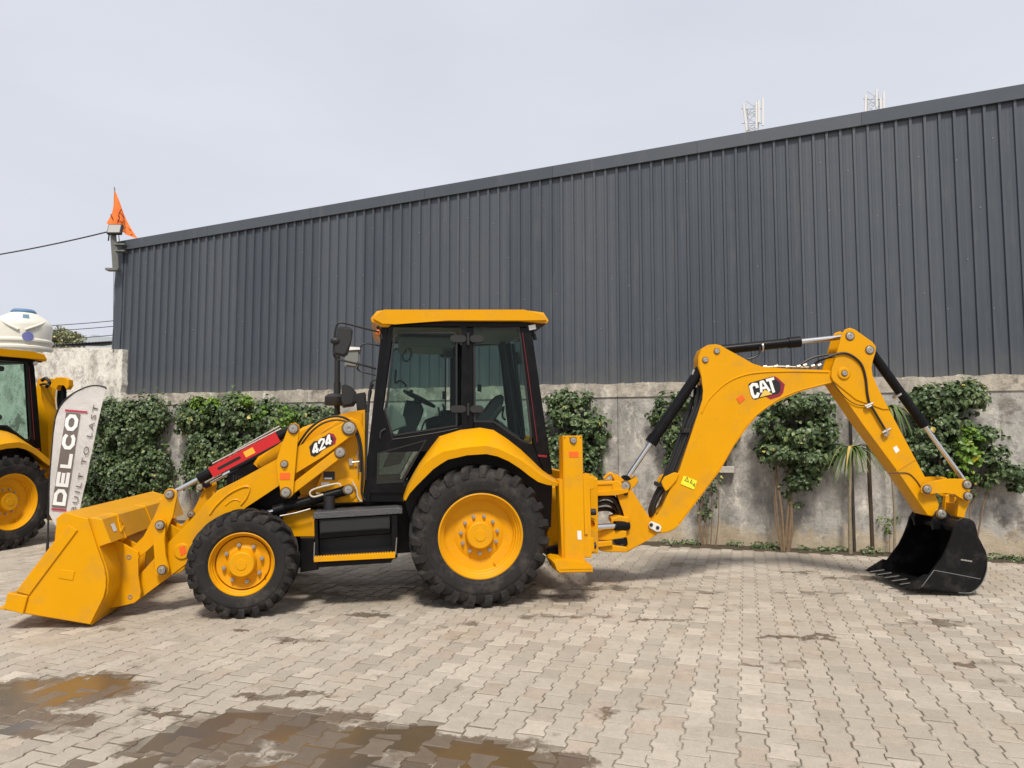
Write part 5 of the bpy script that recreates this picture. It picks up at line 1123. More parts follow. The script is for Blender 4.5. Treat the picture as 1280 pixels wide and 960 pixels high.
b = B(); tube(b, [VM(x, y, .5) for x, y in ((466, 480), (462, 490), (460, 515))], .015, 8, 4); tube(b, [VM(x, y, .52) for x, y in ((464, 488), (461.5, 500))], .012, 8, 2); obj('hose', b, M['hose'], bl_)
# ---- inside the cab
b = B(); c = VM(524, 498.5, 1.12); ax = (VM(545, 509, 1.12) - VM(505, 488.5, 1.12)).normalized(); nrm = Vector((-ax.z, 0, ax.x)); s2 = Vector((0, 1, 0))
rr = .19; ringc = [c + (ax * math.cos(2 * math.pi * i / 28) + s2 * math.sin(2 * math.pi * i / 28)) * rr for i in range(28)]; rs = []
for i, p in enumerate(ringc):
    out_ = (p - c).normalized(); rs.append([p + (out_ * math.cos(2 * math.pi * j / 8) + nrm * math.sin(2 * math.pi * j / 8)) * .017 for j in range(8)])
vv = [[b.verts.new(q) for q in r] for r in rs]
for i in range(28):
    for j in range(8): b.faces.new((vv[i][j], vv[(i + 1) % 28][j], vv[(i + 1) % 28][(j + 1) % 8], vv[i][(j + 1) % 8]))
cyl(b, c + nrm * .03, c - nrm * .05, .05, n=14)
for i in range(3): cyl(b, c, ringc[int(i * 28 / 3)], .014, n=6)
cyl(b, c + ringc[10] - c, ringc[10] + nrm * .06, .02, n=8); obj('steering_wheel', b, M['hose'], bl_)
part('steering_column', [(508, 500), (526, 503), (530, 512), (524, 524), (519, 545), (500, 580), (478, 585), (492, 560), (502, 530), (505, 512)], 1.0, 1.24, 'plastic', .02)
part('front_console', [(481, 512), (489, 505), (506, 522), (508, 533), (488, 541), (484, 534)], .56, .78, 'grey', .015, ref=.56)
part('side_console', [(533, 524), (544, 520), (575, 518), (584, 524), (580, 560), (535, 560)], 1.45, 1.70, 'plastic', .02)
b = B(); tube(b, [VM(x, y, 1.4) for x, y in ((556, 522), (555, 510), (553, 505))], .012, 8, 3); tube(b, [VM(x, y, 1.3) for x, y in ((549, 530), (549, 515), (548, 509))], .010, 8, 3); tube(b, [VM(x, y, 1.5) for x, y in ((526, 540), (531, 527), (540, 523), (565, 521))], .010, 8, 3); obj('levers', b, M['hose'], bl_)
seat = part('seat', [(598, 514), (604, 510), (626, 531), (650, 545), (648, 556), (600, 556), (560, 548), (562, 536), (596, 534)], .90, 1.38, 'seat', .03, seg=3)
b = B(); prism(b, MF.poly([(600, 528), (607, 514), (618, 499), (625, 493), (629, 496), (628, 505), (618, 520), (612, 531)], 1.0), .92, 1.36, .025, 3); obj('backrest', b, M['seat'], seat)
b = B(); tube(b, [VM(x, y, .86) for x, y in ((613, 527), (622, 515), (628, 508))], .03, 10, 3); obj('armrest', b, M['seat'], seat)
b = B(); tube(b, [VM(x, y, 1.5) for x, y in ((627, 420), (634, 470), (641, 520), (646, 560))], .030, 8, 3); tube(b, [VM(x, y, 1.3) for x, y in ((641, 430), (650, 500), (655, 548))], .022, 8, 3); obj('rear_post', b, M['plastic'], bl_)
b = B(); tube(b, [VM(x, y, 1.35) for x, y in ((630, 508), (628, 520), (632, 525))], .012, 8, 3); tube(b, [VM(x, y, 1.2) for x, y in ((646, 440), (650, 455))], .03, 8, 3); tube(b, [VM(x, y, 1.25) for x, y in ((642, 510), (650, 535), (654, 552))], .01, 8, 3); obj('control_levers', b, M['hose'], bl_)
b = B(); tube(b, [VM(x, y, .62) for x, y in ((508, 437), (503, 445), (507, 452), (513, 447), (514, 438), (509, 435))], .009, 7, 4); obj('hand_grip', b, M['hose'], bl_)
b = B(); prism(b, MF.poly([(554, 440), (565, 440), (565, 447), (556, 447)], 1.2), 1.1, 1.3, .01); obj('inner_mirror', b, M['hose'], bl_)
b = B(); tube(b, [VM(x, y, 1.6) for x, y in ((495, 462), (494, 478), (500, 476), (506, 480), (508, 484))], .012, 7, 4); obj('wiper_arm', b, M['hose'], bl_)
b = B(); prism(b, MF.poly([(553, 489), (558, 489), (558, 499), (553, 499)], C1 - .1), C1 - .1, C1 - .07, .008); prism(b, MF.poly([(597, 480), (602, 481), (602, 490), (597, 489)], C1 - .1), C1 - .1, C1 - .07, .008); obj('latch', b, M['hose'], bl_)
# ---- rear mudguard
LO = [(507, 626), (512, 617), (520, 608), (532, 596), (541, 587), (550, 580.5), (560, 574.5), (584, 569), (608, 567.5), (622, 570.5), (636, 576.5), (650, 585.5), (662, 595), (673, 602.5), (684, 606), (697, 607.5)]
MI = [(504.5, 623), (509, 612), (515, 600), (524, 585), (532, 577), (541, 570), (553, 563.5), (580, 558.5), (608, 556), (624, 560), (640, 568), (655, 576), (668, 586), (680, 595), (689, 600), (698, 604)]
UP = [(504, 621), (509.5, 606), (516, 594), (524, 580), (532, 568), (540, 557), (549, 545.5), (575, 537.5), (600, 534.5), (617, 537.5), (634, 548.5), (650, 561), (665, 575), (678, 588), (688, 595.5), (698, 601.5)]
def fender(far):
    b = B(); lo = [VM(x, y, .035) for x, y in LO]; mi = [VM(x, y, .02) for x, y in MI]; up = [VM(x, y, C0 - .012) for x, y in UP]; inn = [VM(x, y, .035) + Vector((0, C0 - .05, -.0)) for x, y in LO]
    ins = [p + Vector((0, .02, 0)) for p in lo]
    rows = [lo, mi, up, inn, ins]; sec = []
    for i in range(len(lo)):
        lo_, mi_, up_ = lo[i], mi[i], up[i]
        mi2 = mi_.lerp(up_, .12) + Vector((0, 0, .003)); lo2 = lo_.lerp(mi_, .1)
        sec.append([lo_, lo_.lerp(mi_, .9), mi2, mi_.lerp(up_, .6) + Vector((0, 0, .02)), up_, up_ - Vector((0, 0, .05)), Vector((lo_.x, up_.y, max(lo_.z, up_.z - .16))) if False else up_ - Vector((0, 0, .055)) + Vector((0, -.01, 0)), mi_ + Vector((0, .025, -.022)), lo_ + Vector((0, .025, .0))])
    if far: sec = [[Vector((p.x, 2.24 - p.y, p.z)) for p in s] for s in sec]
    rings(b, sec, True); return obj('rear_mudguard', b, M['yellow'], bl_, ang=26)
both(fender)
# inner wheel arch
for v0, v1 in ((C0 + .0, C0 + .05), (C1 - .05, C1)):
    b = B(); prism(b, cpoly([(506, 626), (512, 612), (524, 588), (541, 557), (556, 545), (600, 536), (618, 539), (650, 563), (680, 592), (692, 604), (690, 660), (515, 660)]), v0 + .055 if v0 < 1 else v0 - .055, v1 + .055 if v0 < 1 else v1 - .055); obj('wheel_arch', b, M['plastic'], bl_)
# ---- rear frame, stabilisers
part('rear_side_frame', [(681, 612), (699, 606), (706, 612), (704, 680), (684, 684)], .55, 1.69, 'yellow', .01)
part('rear_crossmember', [(684, 684), (704, 680), (702, 695), (684, 695)], .50, 1.74, 'black', .01)
SV = -.02
def stabiliser(far):
    def sp_(name, poly, v0, v1, mt='yellow', bev=.008, parent=None):
        b = B(); a, c = vpair(v0, v1, far) ; prism(b, MF.poly(poly, v0), a, c, bev, 2); return obj(name, b, M[mt], parent or bl_)
    st = sp_('stabiliser_leg', [(703.5, 544.5), (728, 544.5), (731.5, 706), (706, 706)], SV, SV + .17)
    sp_('leg_sleeve', [(698.5, 600), (737, 592), (740, 697), (703, 699)], SV + .03, SV + .20, parent=st)
    sp_('wear_strip', [(729, 598), (733, 598), (735, 668), (731, 668)], SV + .012, SV + .03, parent=st, bev=.003)
    b = B(); q0 = MF.poly([(690.5, 701), (697, 698.5), (737, 704), (741, 708), (741.5, 715.5), (699, 716.5), (697.5, 712)], SV - .08); a, c = vpair(SV - .08, SV + .24, far); prism(b, q0, a, c, .010, 2); obj('foot_pad', b, M['yellow'], st)
    b = B(); q = MF.poly([(699.5, 709.5), (740, 708.5), (740, 711), (699.5, 712)], SV - .085)
    if not far: prism(b, q, SV - .086, SV - .081); obj('pad_groove', b, M['yellow_cast'], st)
    else: b.free()
    return st
st_near = stabiliser(0); stabiliser(1)
xz = PM(716.5, 550.5, SV); pinhead(st_near, SV, .030, xz, 'pin', t=.03)
sticker('orange_reflector', [(711, 564.5), (723, 564.5), (723.5, 571.5), (711.5, 571.5)], SV - .001, 'orange', parent=st_near)
sticker('small_label', [(721.5, 663.5), (726.5, 663.5), (727, 674.5), (722, 674.5)], SV - .001, 'lamp', parent=st_near)
b = B()
for x in (706, 712, 720, 726):
    q = PM(x, 547, SV); cyl(b, (q[0], SV - .003, q[1]), (q[0], SV + .01, q[1]), .006, n=6)
obj('screw_holes', b, M['ink'], st_near, kind='stuff')
# the slide frame across the back of the machine
for y0, y1 in ((596, 612), (672, 690)):
    b = B(); p = MF.poly([(733, y0), (741, y0 - .5), (742, y1 - 1), (734, y1)], .2); prism(b, p, .16, 2.08, .006); obj('slide_rail', b, M['yellow'], bl_)
part('slide_back_plate', [(733, 612), (738, 612), (739, 672), (734, 672)], .60, 1.64, 'yellow', .006, ref=.3)
b = B(); q = VM(738, 655, .35); lathe(b, [(.07, .02), (.07, -.02), (.045, -.025), (.045, .02)], (q.x, .35, q.z), 20); obj('slide_clamp', b, M['yellow'], bl_)
for y in (640, 682):
    b = B(); q = VM(741, y, .30); cyl(b, q - Vector((.03, 0, 0)), q + Vector((.03, 0, 0)), .035, n=12); obj('slide_bolt', b, M['plastic'], bl_)

# ------------------------------------------------------------------ the digging arm, swung slightly from the body line
K = Vector((1.316, 8.242, 0)); TB = R(-2.4); BF = Fr(K, TB); PB, VB = BF.P, BF.V
XF = (Matrix.Translation(O_M) @ Matrix.Rotation(TH, 4, 'Z')).inverted() @ BF.m
def bpart(name, poly, v0, v1, mt='yellow', bev=.006, parent=None, seg=1, ref=None):
    b = B(); prism(b, BF.poly(poly, v0 if ref is None else ref), v0, v1, bev, seg); return obj(name, b, M[mt], parent or bl_)
HW = .13
# carriage and swing post
car = bpart('carriage', [(737, 598), (747, 598), (748, 692), (738, 692)], -.42, .42, 'yellow', .01)
b = B(); prism(b, BF.poly([(738, 603), (772, 601), (780, 606), (780, 615), (765, 618), (738, 619)], -.15), -.15, .15, .008); obj('upper_bracket', b, M['yellow'], car)
b = B(); stroke_prism(b, BF.poly([(741, 605.5), (766, 604.5), (766, 615.5), (741, 616.5)], -.15), .012, -.162, -.151); obj('bracket_rim', b, M['yellow'], car)
b = B(); prism(b, BF.poly([(745, 665), (762, 661), (783, 664), (783, 672), (760, 675), (745, 675)], -.2), -.20, .2, .008); prism(b, BF.poly([(749, 684), (762, 681), (784, 684), (784, 690.5), (757, 690), (749, 688)], -.2), -.20, .2, .008); obj('lower_bracket', b, M['yellow'], car)
post = B(); prism(post, BF.poly([(768, 612), (784, 608.5), (791, 614), (797, 624), (812, 650), (824, 660), (822, 668), (812, 674), (785, 690), (782, 690), (784, 656), (779, 640), (774, 622)], -.12), -.12, .12, .014, 2); sw = obj('swing_post', post, M['yellow_cast'], car)
b = B(); prism(b, BF.poly([(764, 648), (775, 645), (786, 647), (786, 654), (764, 654)], -.17), -.17, .17, .008); obj('swing_lug', b, M['yellow_cast'], sw); b = B(); prism(b, BF.poly([(740, 615), (768, 613), (786, 610), (786, 616), (770, 619), (740, 620.5)], -.17), -.17, .17, .008); obj('swing_lug', b, M['yellow_cast'], sw)
for dv in (-.28, .28):
    b = B(); p0 = VB(744, 659, dv); p1 = VB(768, 657.5, dv * .7); p2 = VB(785, 657, dv * .45); cyl(b, p0, p1, .032, n=16); o = obj('swing_cylinder_rod', b, M['chrome'], car); b = B(); cyl(b, p1, p2, .055, n=16); obj('swing_cylinder', b, M['black'], o)
b = B(); prism(b, BF.poly([(742, 678), (765, 676), (766, 682), (743, 685)], -.24), -.24, -.18, .006); obj('stop_arm', b, M['yellow'], car)
b = B(); prism(b, BF.poly([(767, 676), (784, 673), (785, 681), (770, 681)], -.19), -.19, -.12, .006); obj('rod_end', b, M['black'], car)
for i, pts in enumerate((((741, 628), (755, 621), (768, 626), (778, 645)), ((741, 633), (757, 628), (768, 634), (780, 652)), ((742, 624), (756, 619), (766, 621), (776, 636)), ((741, 638), (758, 636), (768, 640), (782, 654)))):
    b = B(); tube(b, [VB(x, y, -.05 + .07 * i) for x, y in pts], .026, 9, 5); obj('hose', b, M['hose'], bl_)
b = B(); tube(b, [VB(x, y, .0) for x, y in ((770, 600), (766, 594), (762, 592), (755, 598))], .018, 8, 4); obj('hose_guide', b, M['yellow'], bl_)
b = B(); prism(b, BF.poly([(766, 596), (772, 593), (782, 603), (790, 600), (796, 596), (798, 602), (794, 608), (788, 613), (776, 613), (770, 606)], -.10), -.10, .10, .008); obj('pin_boss', b, M['yellow_cast'], sw)
xz = PB(781.5, 607.5, -.12); pinhead(bl_, -.125, .048, xz, 'pin', t=.045); xz = PB(782, 616.5, -.12); pinhead(bl_, -.124, .026, xz, 'pin', M['plastic'], t=.03)
# boom
BOOM = [(873, 446), (877, 436), (885, 431), (894, 430), (901, 431.5), (908, 436), (929, 447.5), (941, 454.5), (952, 459), (985, 461), (1038, 462.5), (1044, 466), (1045, 473), (1040, 479), (1020, 484), (997.5, 490.6), (978, 499), (960, 509), (947, 519), (935, 531), (917, 558), (900.6, 587.5), (863, 637.5), (851, 654), (843, 662), (834, 666), (822, 667), (815, 660), (814, 652), (820, 643), (829, 634), (836, 612), (850.6, 587.5), (868, 531), (879, 500), (880, 488), (877, 472), (873, 458)]
boom = bpart('boom', BOOM, -HW, HW, 'yellow', .010, seg=2)
b = B(); tube(b, [VB(x, y, -HW - .002) for x, y in ((877, 516), (884, 502), (893, 491.5), (906, 480), (922, 471.5), (945, 466), (985, 464.2), (1036, 465))], .009, 7, 5); obj('flange_bead', b, M['yellow'], boom)
b = B(); tube(b, [VB(x, y, -HW - .002) for x, y in ((1036, 478.5), (1018, 483), (996, 489), (975, 498), (957, 509.5), (945, 519), (933, 532), (916, 557), (899, 586), (862, 635.5), (849, 653))], .007, 7, 4); obj('flange_bead', b, M['yellow'], boom)
bpart('cylinder_lug', [(828, 607), (827, 602), (831, 596), (843, 590.5), (849, 592), (846, 600), (836, 612), (832, 614)], -.16, -.132, 'yellow', .006, boom); bpart('cylinder_lug', [(828, 607), (827, 602), (831, 596), (843, 590.5), (849, 592), (846, 600), (836, 612), (832, 614)], .132, .16, 'yellow', .006, boom, ref=-.16)
bpart('hinge_plate', [(811, 655), (814, 651.5), (824, 655.5), (827, 659), (825.5, 664.5), (821, 665), (812, 660)], -.16, -.138, 'lamp', .005, boom)
for x, y in ((814, 655.8), (822, 659.5)):
    b = B(); q = PB(x, y, -.16); lathe(b, [(.020, .004), (.020, -.010), (.012, -.014), (.0006, -.014)], (q[0], -.16, q[1]), 12); obj('bolt', b, M['plastic'], boom)
for x, y in ((881.5, 450), (896, 439)):
    pinhead(boom, -HW - .004, .028, PB(x, y, -HW), 'pin', t=.02)
sticker('orange_reflector', [(920.5, 498), (927.5, 493.5), (931.5, 498.5), (924.5, 504.5)], -HW - .0045, 'orange', frame=BF, parent=boom)
sticker('caution_label', [(854.5, 594.5), (871.5, 601), (867.5, 612), (850.5, 605)], -HW - .0045, 'lemon', frame=BF, parent=boom)
for pts in (((856, 600.5), (859, 596.8), (860.5, 602.5)), ((862.5, 603.5), (864.5, 599.5), (865, 604.5)), ((866, 606), (868.5, 604.5), (868, 608))):
    b = B(); stroke_prism(b, BF.poly(pts, -HW - .005), .006, -HW - .0085, -HW - .0075); obj('label_symbol', b, M['ink'], boom, smooth=False)
# maker's mark on the boom
vL = -HW - .0005
b = B(); prism(b, BF.poly([(968, 470), (973, 473), (981, 480.5), (979, 491), (975, 495.5), (963, 499.5), (956, 495), (964, 480)], vL), vL - .0012, vL); obj('logo_hexagon', b, M['logored'], boom, smooth=False)
b = B(); prism(b, BF.poly([(966, 473), (970, 474), (975.5, 479), (975.5, 489), (972, 492.5), (961, 493.5), (960, 480)], vL), vL - .0022, vL - .0013); obj('logo_hexagon', b, M['ink'], boom, smooth=False)
b = B(); prism(b, BF.poly([(935.3, 481), (937.5, 478.5), (966, 470.5), (968.3, 472), (970, 491), (968, 493.2), (949.5, 497.5), (944, 499.5), (940.5, 498), (938, 492)], vL), vL - .0034, vL - .0024); obj('logo_outline', b, M['ink'], boom, smooth=False)
def letter(org, ex, ey, strokes, th, nm='logo_letter', base=.0046):
    b = B(); i = 0
    for s in strokes:
        for q in px_quads(BF, vL, org, ex, ey, [s], th):
            prism(b, q, vL - base - i * .0002, vL - .0035); i += 1
    obj(nm, b, M['white'], boom, smooth=False)
def pxletter(strokes, th):
    b = B(); i = 0
    for s in strokes:
        for q in stroke([Vector(BF.P(x, y, vL)) for x, y in s], th): prism(b, [tuple(k) for k in q], vL - .0046 - i * .0002, vL - .0035); i += 1
    obj('logo_letter', b, M['white'], boom, smooth=False)
pxletter([[(946.8, 484.8), (945.2, 480.6), (941, 480.6), (938.3, 483.4), (940.4, 492.8), (942.6, 496.2), (946, 495.6), (948.2, 490.8)]], .034)
pxletter([[(950.8, 476.6), (951.6, 490.6)], [(953.2, 476.2), (962.0, 489.2)], [(952.6, 485.4), (957.6, 484.2)], [(950.6, 477.6), (954.2, 476.8)]], .028)
pxletter([[(957.4, 475.6), (967.4, 473.0)], [(962.4, 475.4), (967.2, 490.6)]], .032)
b = B(); prism(b, BF.poly([(949.5, 496.6), (955.5, 486.8), (965.5, 492.6)], vL), vL - .0066, vL - .0058); obj('logo_triangle', b, mat('gold_print', (.75, .50, .10), .4), boom, smooth=False)
# boom cylinder in front, hoses behind
cylinder('boom_cylinder', VB(782, 600, -.03), VB(876, 462, -.03), .34, .062, .030, gland=.08)
b = B(); tube(b, [VB(x, y, -.06) for x, y in ((868, 462), (866, 468), (872, 470), (877, 476))], .013, 8, 4); obj('steel_pipe', b, M['steel'], bl_)
bpart('boom_end_cheek', [(871, 446), (876, 440), (884, 432), (888, 431), (880, 441), (876, 452), (872, 456)], .10, .14, 'yellow', .005, boom)
for i, pts in enumerate((((878, 478), (876, 500), (864, 530), (850, 566), (838, 596), (828, 612), (818, 630), (817, 646)), ((874, 482), (870, 506), (858, 536), (846, 568), (834, 598), (824, 618), (815, 636), (816, 648)), ((869, 484), (862, 512), (852, 540), (840, 574), (829, 600), (820, 618), (813, 636), (814, 646)))):
    b = B(); tube(b, [VB(x, y, -.02 + .06 * i) for x, y in pts], .026, 9, 5); obj('hose', b, M['hose'], bl_)
b = B(); tube(b, [VB(x, y, -.08) for x, y in ((878, 476), (877, 500), (866, 532), (852, 570), (843, 592))], .010, 8, 4); obj('steel_pipe', b, M['plastic'], bl_)
bpart('hose_clamp', [(854, 536), (866, 536), (866, 541), (854, 541)], -.08, .14, 'plastic', .004); bpart('hose_clamp', [(822, 603), (839, 607), (838, 612), (821, 608)], -.08, .16, 'plastic', .004)
b = B(); tube(b, [VB(x, y, -.05) for x, y in ((871, 478), (866, 486), (865, 496))], .014, 8, 4); obj('steel_pipe', b, M['steel'], bl_)
# stick
STK = [(1046.5, 440), (1053, 417.5), (1057, 411.5), (1063, 409.7), (1069, 412), (1091, 427.5), (1095, 433), (1095, 440), (1090, 451.5), (1088.5, 460), (1090, 470), (1098, 486), (1120, 527), (1159.8, 602), (1170, 617), (1175, 631), (1173, 640), (1166, 646), (1159.8, 644.5), (1124.6, 591.6), (1079, 530), (1042, 477), (1038.5, 471), (1039, 463)]
SWD = .155
for a, c in ((-SWD, -SWD + .03), (SWD - .03, SWD)):
    pass
stick = bpart('stick', [(1041, 466), (1089, 462), (1090, 470), (1098, 486), (1120, 527), (1159.8, 602), (1170, 617), (1175, 631), (1173, 640), (1166, 646), (1159.8, 644.5), (1124.6, 591.6), (1079, 530), (1042, 477)], -SWD + .012, SWD - .012, 'yellow', .008, ref=-SWD)
for a, c in ((-SWD, -SWD + .032), (SWD - .032, SWD)):
    b = B(); prism(b, BF.poly([(1046.5, 440), (1053, 417.5), (1057, 411.5), (1063, 409.7), (1069, 412), (1091, 427.5), (1095, 433), (1095, 440), (1090, 451.5), (1088.5, 460), (1090, 470), (1098, 486), (1112, 512), (1104, 512), (1070, 500), (1050, 483), (1041, 476), (1038.5, 470), (1040, 461)], -SWD), a, c, .007); obj('stick_cheek', b, M['yellow'], stick)
b = B(); q = PB(1054.7, 466.8, -SWD); lathe(b, [(.070, .0), (.070, -.010), (.060, -.018), (.042, -.018)], (q[0], -SWD, q[1]), 30); obj('boss', b, M['yellow'], stick)
for x, y, r in ((1062.4, 420.3, .040), (1087, 437.6, .040), (1054.7, 466.8, .028)): pinhead(stick, -SWD - (.018 if r < .03 else .002), r, PB(x, y, -SWD), 'pin', M['lamp'] if False else None, t=.02)
b = B(); stroke_prism(b, BF.poly([(1120, 589.5), (1145, 574)], -SWD + .006), .006, -SWD + .006, -SWD + .013, closed=False); obj('weld_seam', b, M['yellow'], stick)
sticker('small_label', [(1116, 560), (1120.5, 557), (1124.5, 563), (1120, 567)], -SWD + .011, 'white', frame=BF, parent=stick)
b = B(); tube(b, [VB(x, y, -SWD - .014) for x, y in ((1030, 448), (1044, 443), (1056, 441.5), (1067, 446), (1077, 456), (1082, 472), (1084, 490), (1087, 504), (1093, 514), (1100, 526), (1106, 536))], .013, 9, 6); obj('hose', b, M['hose'], bl_)
b = B(); tube(b, [VB(x, y, -SWD - .006) for x, y in ((1041, 478), (1050, 490), (1062, 501), (1072, 506), (1083, 507))], .005, 7, 5); obj('thin_hose', b, M['hose'], bl_); b = B(); tube(b, [VB(x, y, -SWD + .004) for x, y in ((1111, 592), (1124, 591), (1136, 592), (1145, 600), (1151, 609))], .005, 7, 5); obj('thin_hose', b, M['hose'], bl_)
b = B()
for p0, p1 in (((1081, 508), (1091, 504)), ((1083, 510), (1089, 507)), ((1103, 541), (1113, 536)), ((1107, 536), (1110, 543)), ((1105, 543), (1108, 545))): cyl(b, VB(*p0, -SWD - .02), VB(*p1, -SWD - .02), .016, n=10)
obj('hose_fitting', b, M['steel'], bl_, kind='stuff')
for i, pts in enumerate((((996, 459), (1006, 452), (1016, 447), (1030, 444), (1044, 443)), ((1012, 460), (1022, 452), (1032, 448), (1044, 445)), ((952, 459), (975, 458), (1000, 459), (1020, 459)))):
    b = B(); tube(b, [VB(x, y, -.06 + .05 * i) for x, y in pts], .013 if i < 2 else .009, 8, 5); obj('hose', b, M['hose' if i < 2 else 'steel'], bl_)
b = B()
for x, y in ((954, 458), (968, 457.5), (982, 458), (996, 457.5), (1004, 456), (1014, 457), (1022, 456)): cyl(b, VB(x, y + 1, -.08), VB(x + 4, y, -.08), .018, n=8)
obj('pipe_unions', b, M['steel'], bl_, kind='stuff')
# cylinders of stick and bucket
cylinder('stick_cylinder', VB(1062.4, 420.5, 0), VB(899, 437.5, 0), .39, .055, .030, gland=.12)
b = B(); tube(b, [VB(x, y, -.05) for x, y in ((950, 433), (949, 442), (942, 447), (934, 449))], .011, 8, 4); obj('hose', b, M['hose'], bl_)
b = B(); p = VB(951, 433.5, 0); q = VB(953, 433.3, 0); cyl(b, p, q, .060, n=20); obj('steel_band', b, M['steel'], bl_)
cylinder('bucket_cylinder', VB(1209, 606, 0), VB(1087, 437.6, 0), .44, .052, .027, gland=.12)
b = B(); p = VB(1121, 493, 0); u_ = (VB(1209, 606, 0) - VB(1087, 437.6, 0)).normalized(); cyl(b, p, p + u_ * .02, .058, n=20); obj('steel_band', b, M['steel'], bl_)
# linkage
LNK = [(1151.5, 611), (1154, 606.5), (1160.5, 603.5), (1172.7, 600), (1189, 598.4), (1204, 598.6), (1210, 600.5), (1213, 605.6), (1211, 612), (1214, 618), (1212.5, 624.5), (1206, 626), (1199, 621.5), (1193.8, 617), (1180, 616), (1163, 617), (1156, 618.5), (1152, 616)]
for a, c in ((-.215, -.185), (.185, .215)): bpart('bucket_lever', LNK, a, c, 'yellow', .006, ref=-.215)
for x, y, r in ((1158.6, 611.5, .040), (1208.4, 605.6, .040), (1209.6, 620, .040), (1176.5, 642.3, .044)): pinhead(bl_, -.218, r, PB(x, y, -.218), 'pin', t=.03)
b = B(); q0 = PB(1209, 620, -.1); prism(b, BF.poly([(1199, 622), (1212, 618), (1213, 626), (1206, 640), (1205, 655), (1195, 655), (1197, 640)], -.16), -.16, -.10, .006); prism(b, BF.poly([(1199, 622), (1212, 618), (1213, 626), (1206, 640), (1205, 655), (1195, 655), (1197, 640)], -.16), .10, .16, .006); prism(b, BF.poly([(1196.5, 630), (1200, 630), (1199, 652), (1195, 652)], -.12), -.10, .10, .004); obj('push_link', b, M['yellow'], bl_)
# digging bucket
DV = .47
DB = BF.poly([(1197, 652), (1201, 648.5), (1207, 647.3), (1212, 649.5), (1219.6, 655.8), (1221, 662), (1222, 670.5), (1227, 678.5), (1231.8, 688), (1234.4, 699), (1234.2, 709), (1232, 718), (1227, 729.5), (1219, 738), (1211.4, 741.3), (1198, 741), (1149.5, 734.5), (1153.5, 731), (1170, 707.6), (1178, 697), (1184, 685), (1189.5, 671), (1192.5, 659)], -DV)
bk = BF.poly([(1203, 650), (1212, 649.5), (1219.6, 655.8), (1222, 670.5), (1231.8, 688), (1234.4, 699), (1234.2, 709), (1232, 718), (1227, 729.5), (1219, 738), (1211.4, 741.3), (1198, 741), (1149.5, 734.5), (1140, 733)], -DV)
sp = smooth_path([Vector((p[0], 0, p[1])) for p in bk], 3); b = B()
for q in stroke([(p.x, p.z) for p in sp], .02): prism(b, [(p.x, p.y) for p in q], -DV + .02, DV - .02)
dbk = obj('digging_bucket', b, M['bucket_black'], bl_, ang=40)
for a in (-DV, DV - .025):
    b = B(); prism(b, DB, a, a + .025, .004); sd_ = obj('side_plate', b, M['bucket_black'], dbk)
b = B(); prism(b, BF.poly([(1152, 733), (1167.5, 712.8), (1181, 715.5), (1225.5, 723.8), (1221, 735), (1211, 740.5), (1198, 740)], -DV), -DV - .012, -DV - .0005, .004); obj('wear_plate', b, M['bucket_black'], dbk)
b = B(); prism(b, BF.poly([(1131, 734), (1137, 731.5), (1157, 718), (1161, 719), (1149.5, 736), (1140, 736)], -DV), -DV - .015, -DV + .03, .005); obj('side_cutter', b, M['bucket_black'], dbk)
b = B(); p_ = BF.poly([(1131, 734), (1137, 731.5), (1157, 718), (1161, 719), (1149.5, 736), (1140, 736)], -DV); prism(b, p_, DV - .03, DV + .015, .005); obj('side_cutter', b, M['bucket_black'], dbk)
lip = Vector(PB(1143, 734.2, -DV)); inn_ = Vector(PB(1160, 735.5, -DV)); dl_ = (lip - inn_).normalized()
for k in range(5):
    v = -DV + .12 + k * (2 * DV - .24) / 4; b = B(); t0 = lip - dl_ * .06; up_ = Vector((-dl_.y, dl_.x)); up_ = up_ if up_.y > 0 else -up_
    A_ = [t0 + up_ * .045, t0 - up_ * .012, lip + dl_ * .10 - up_ * .010, lip + dl_ * .10 + up_ * .006]
    prism(b, [tuple(x) for x in A_], v - .035, v + .035, .006); 
    for vt in b.verts:
        if (Vector((vt.co.x, vt.co.z)) - lip).dot(dl_) > .05: vt.co.y = v + (vt.co.y - v) * .55
    obj('tooth', b, M['bucket_black'], dbk)
b = B(); q = PB(1176.5, 642.3, -.2); top = BF.poly([(1164, 652), (1168, 645), (1171, 639), (1176.5, 635.5), (1182, 638), (1186, 644), (1197, 650), (1203, 655), (1200, 662), (1166, 662)], -.2)
for a, c in ((-.212, -.175), (.175, .212)):
    prism(b, top, a, c, .006); obj('hinge_ear', b, M['bucket_black'], dbk); b = B()
b.free()
b = B(); prism(b, BF.poly([(1192.5, 659), (1197, 651), (1206, 649), (1204, 657), (1196, 665)], -DV), -DV + .025, DV - .025, .006); obj('top_beam', b, M['bucket_black'], dbk)
b = B(); cyl(b, VB(1176.5, 642.3, -.22), VB(1176.5, 642.3, -.22) + Vector((0, .44, 0)), .035, n=16); cyl(b, VB(1209.6, 620, -.2), VB(1209.6, 620, -.2) + Vector((0, .40, 0)), .03, n=14); obj('cross_pins', b, M['steel'], bl_, kind='stuff')
for pts in (((1152, 733.5), (1160, 723), (1167.5, 712.8)), ((1167.5, 712.8), (1181, 715.3), (1204, 719.6), (1225.5, 723.8)), ((1198, 741), (1211.4, 741.2), (1219, 738), (1227, 729.5), (1232, 718), (1234, 709))):
    b = B(); tube(b, [VB(x, y, -DV - .011) for x, y in pts], .0045, 6, 3); obj('edge_bead', b, M['worn_edge'], dbk)
b = B(); tube(b, [VB(x, y, -DV + .03) for x, y in ((1191, 668), (1185, 690), (1172, 708))], .008, 6, 3); obj('weld_bead', b, M['bucket_black'], dbk)
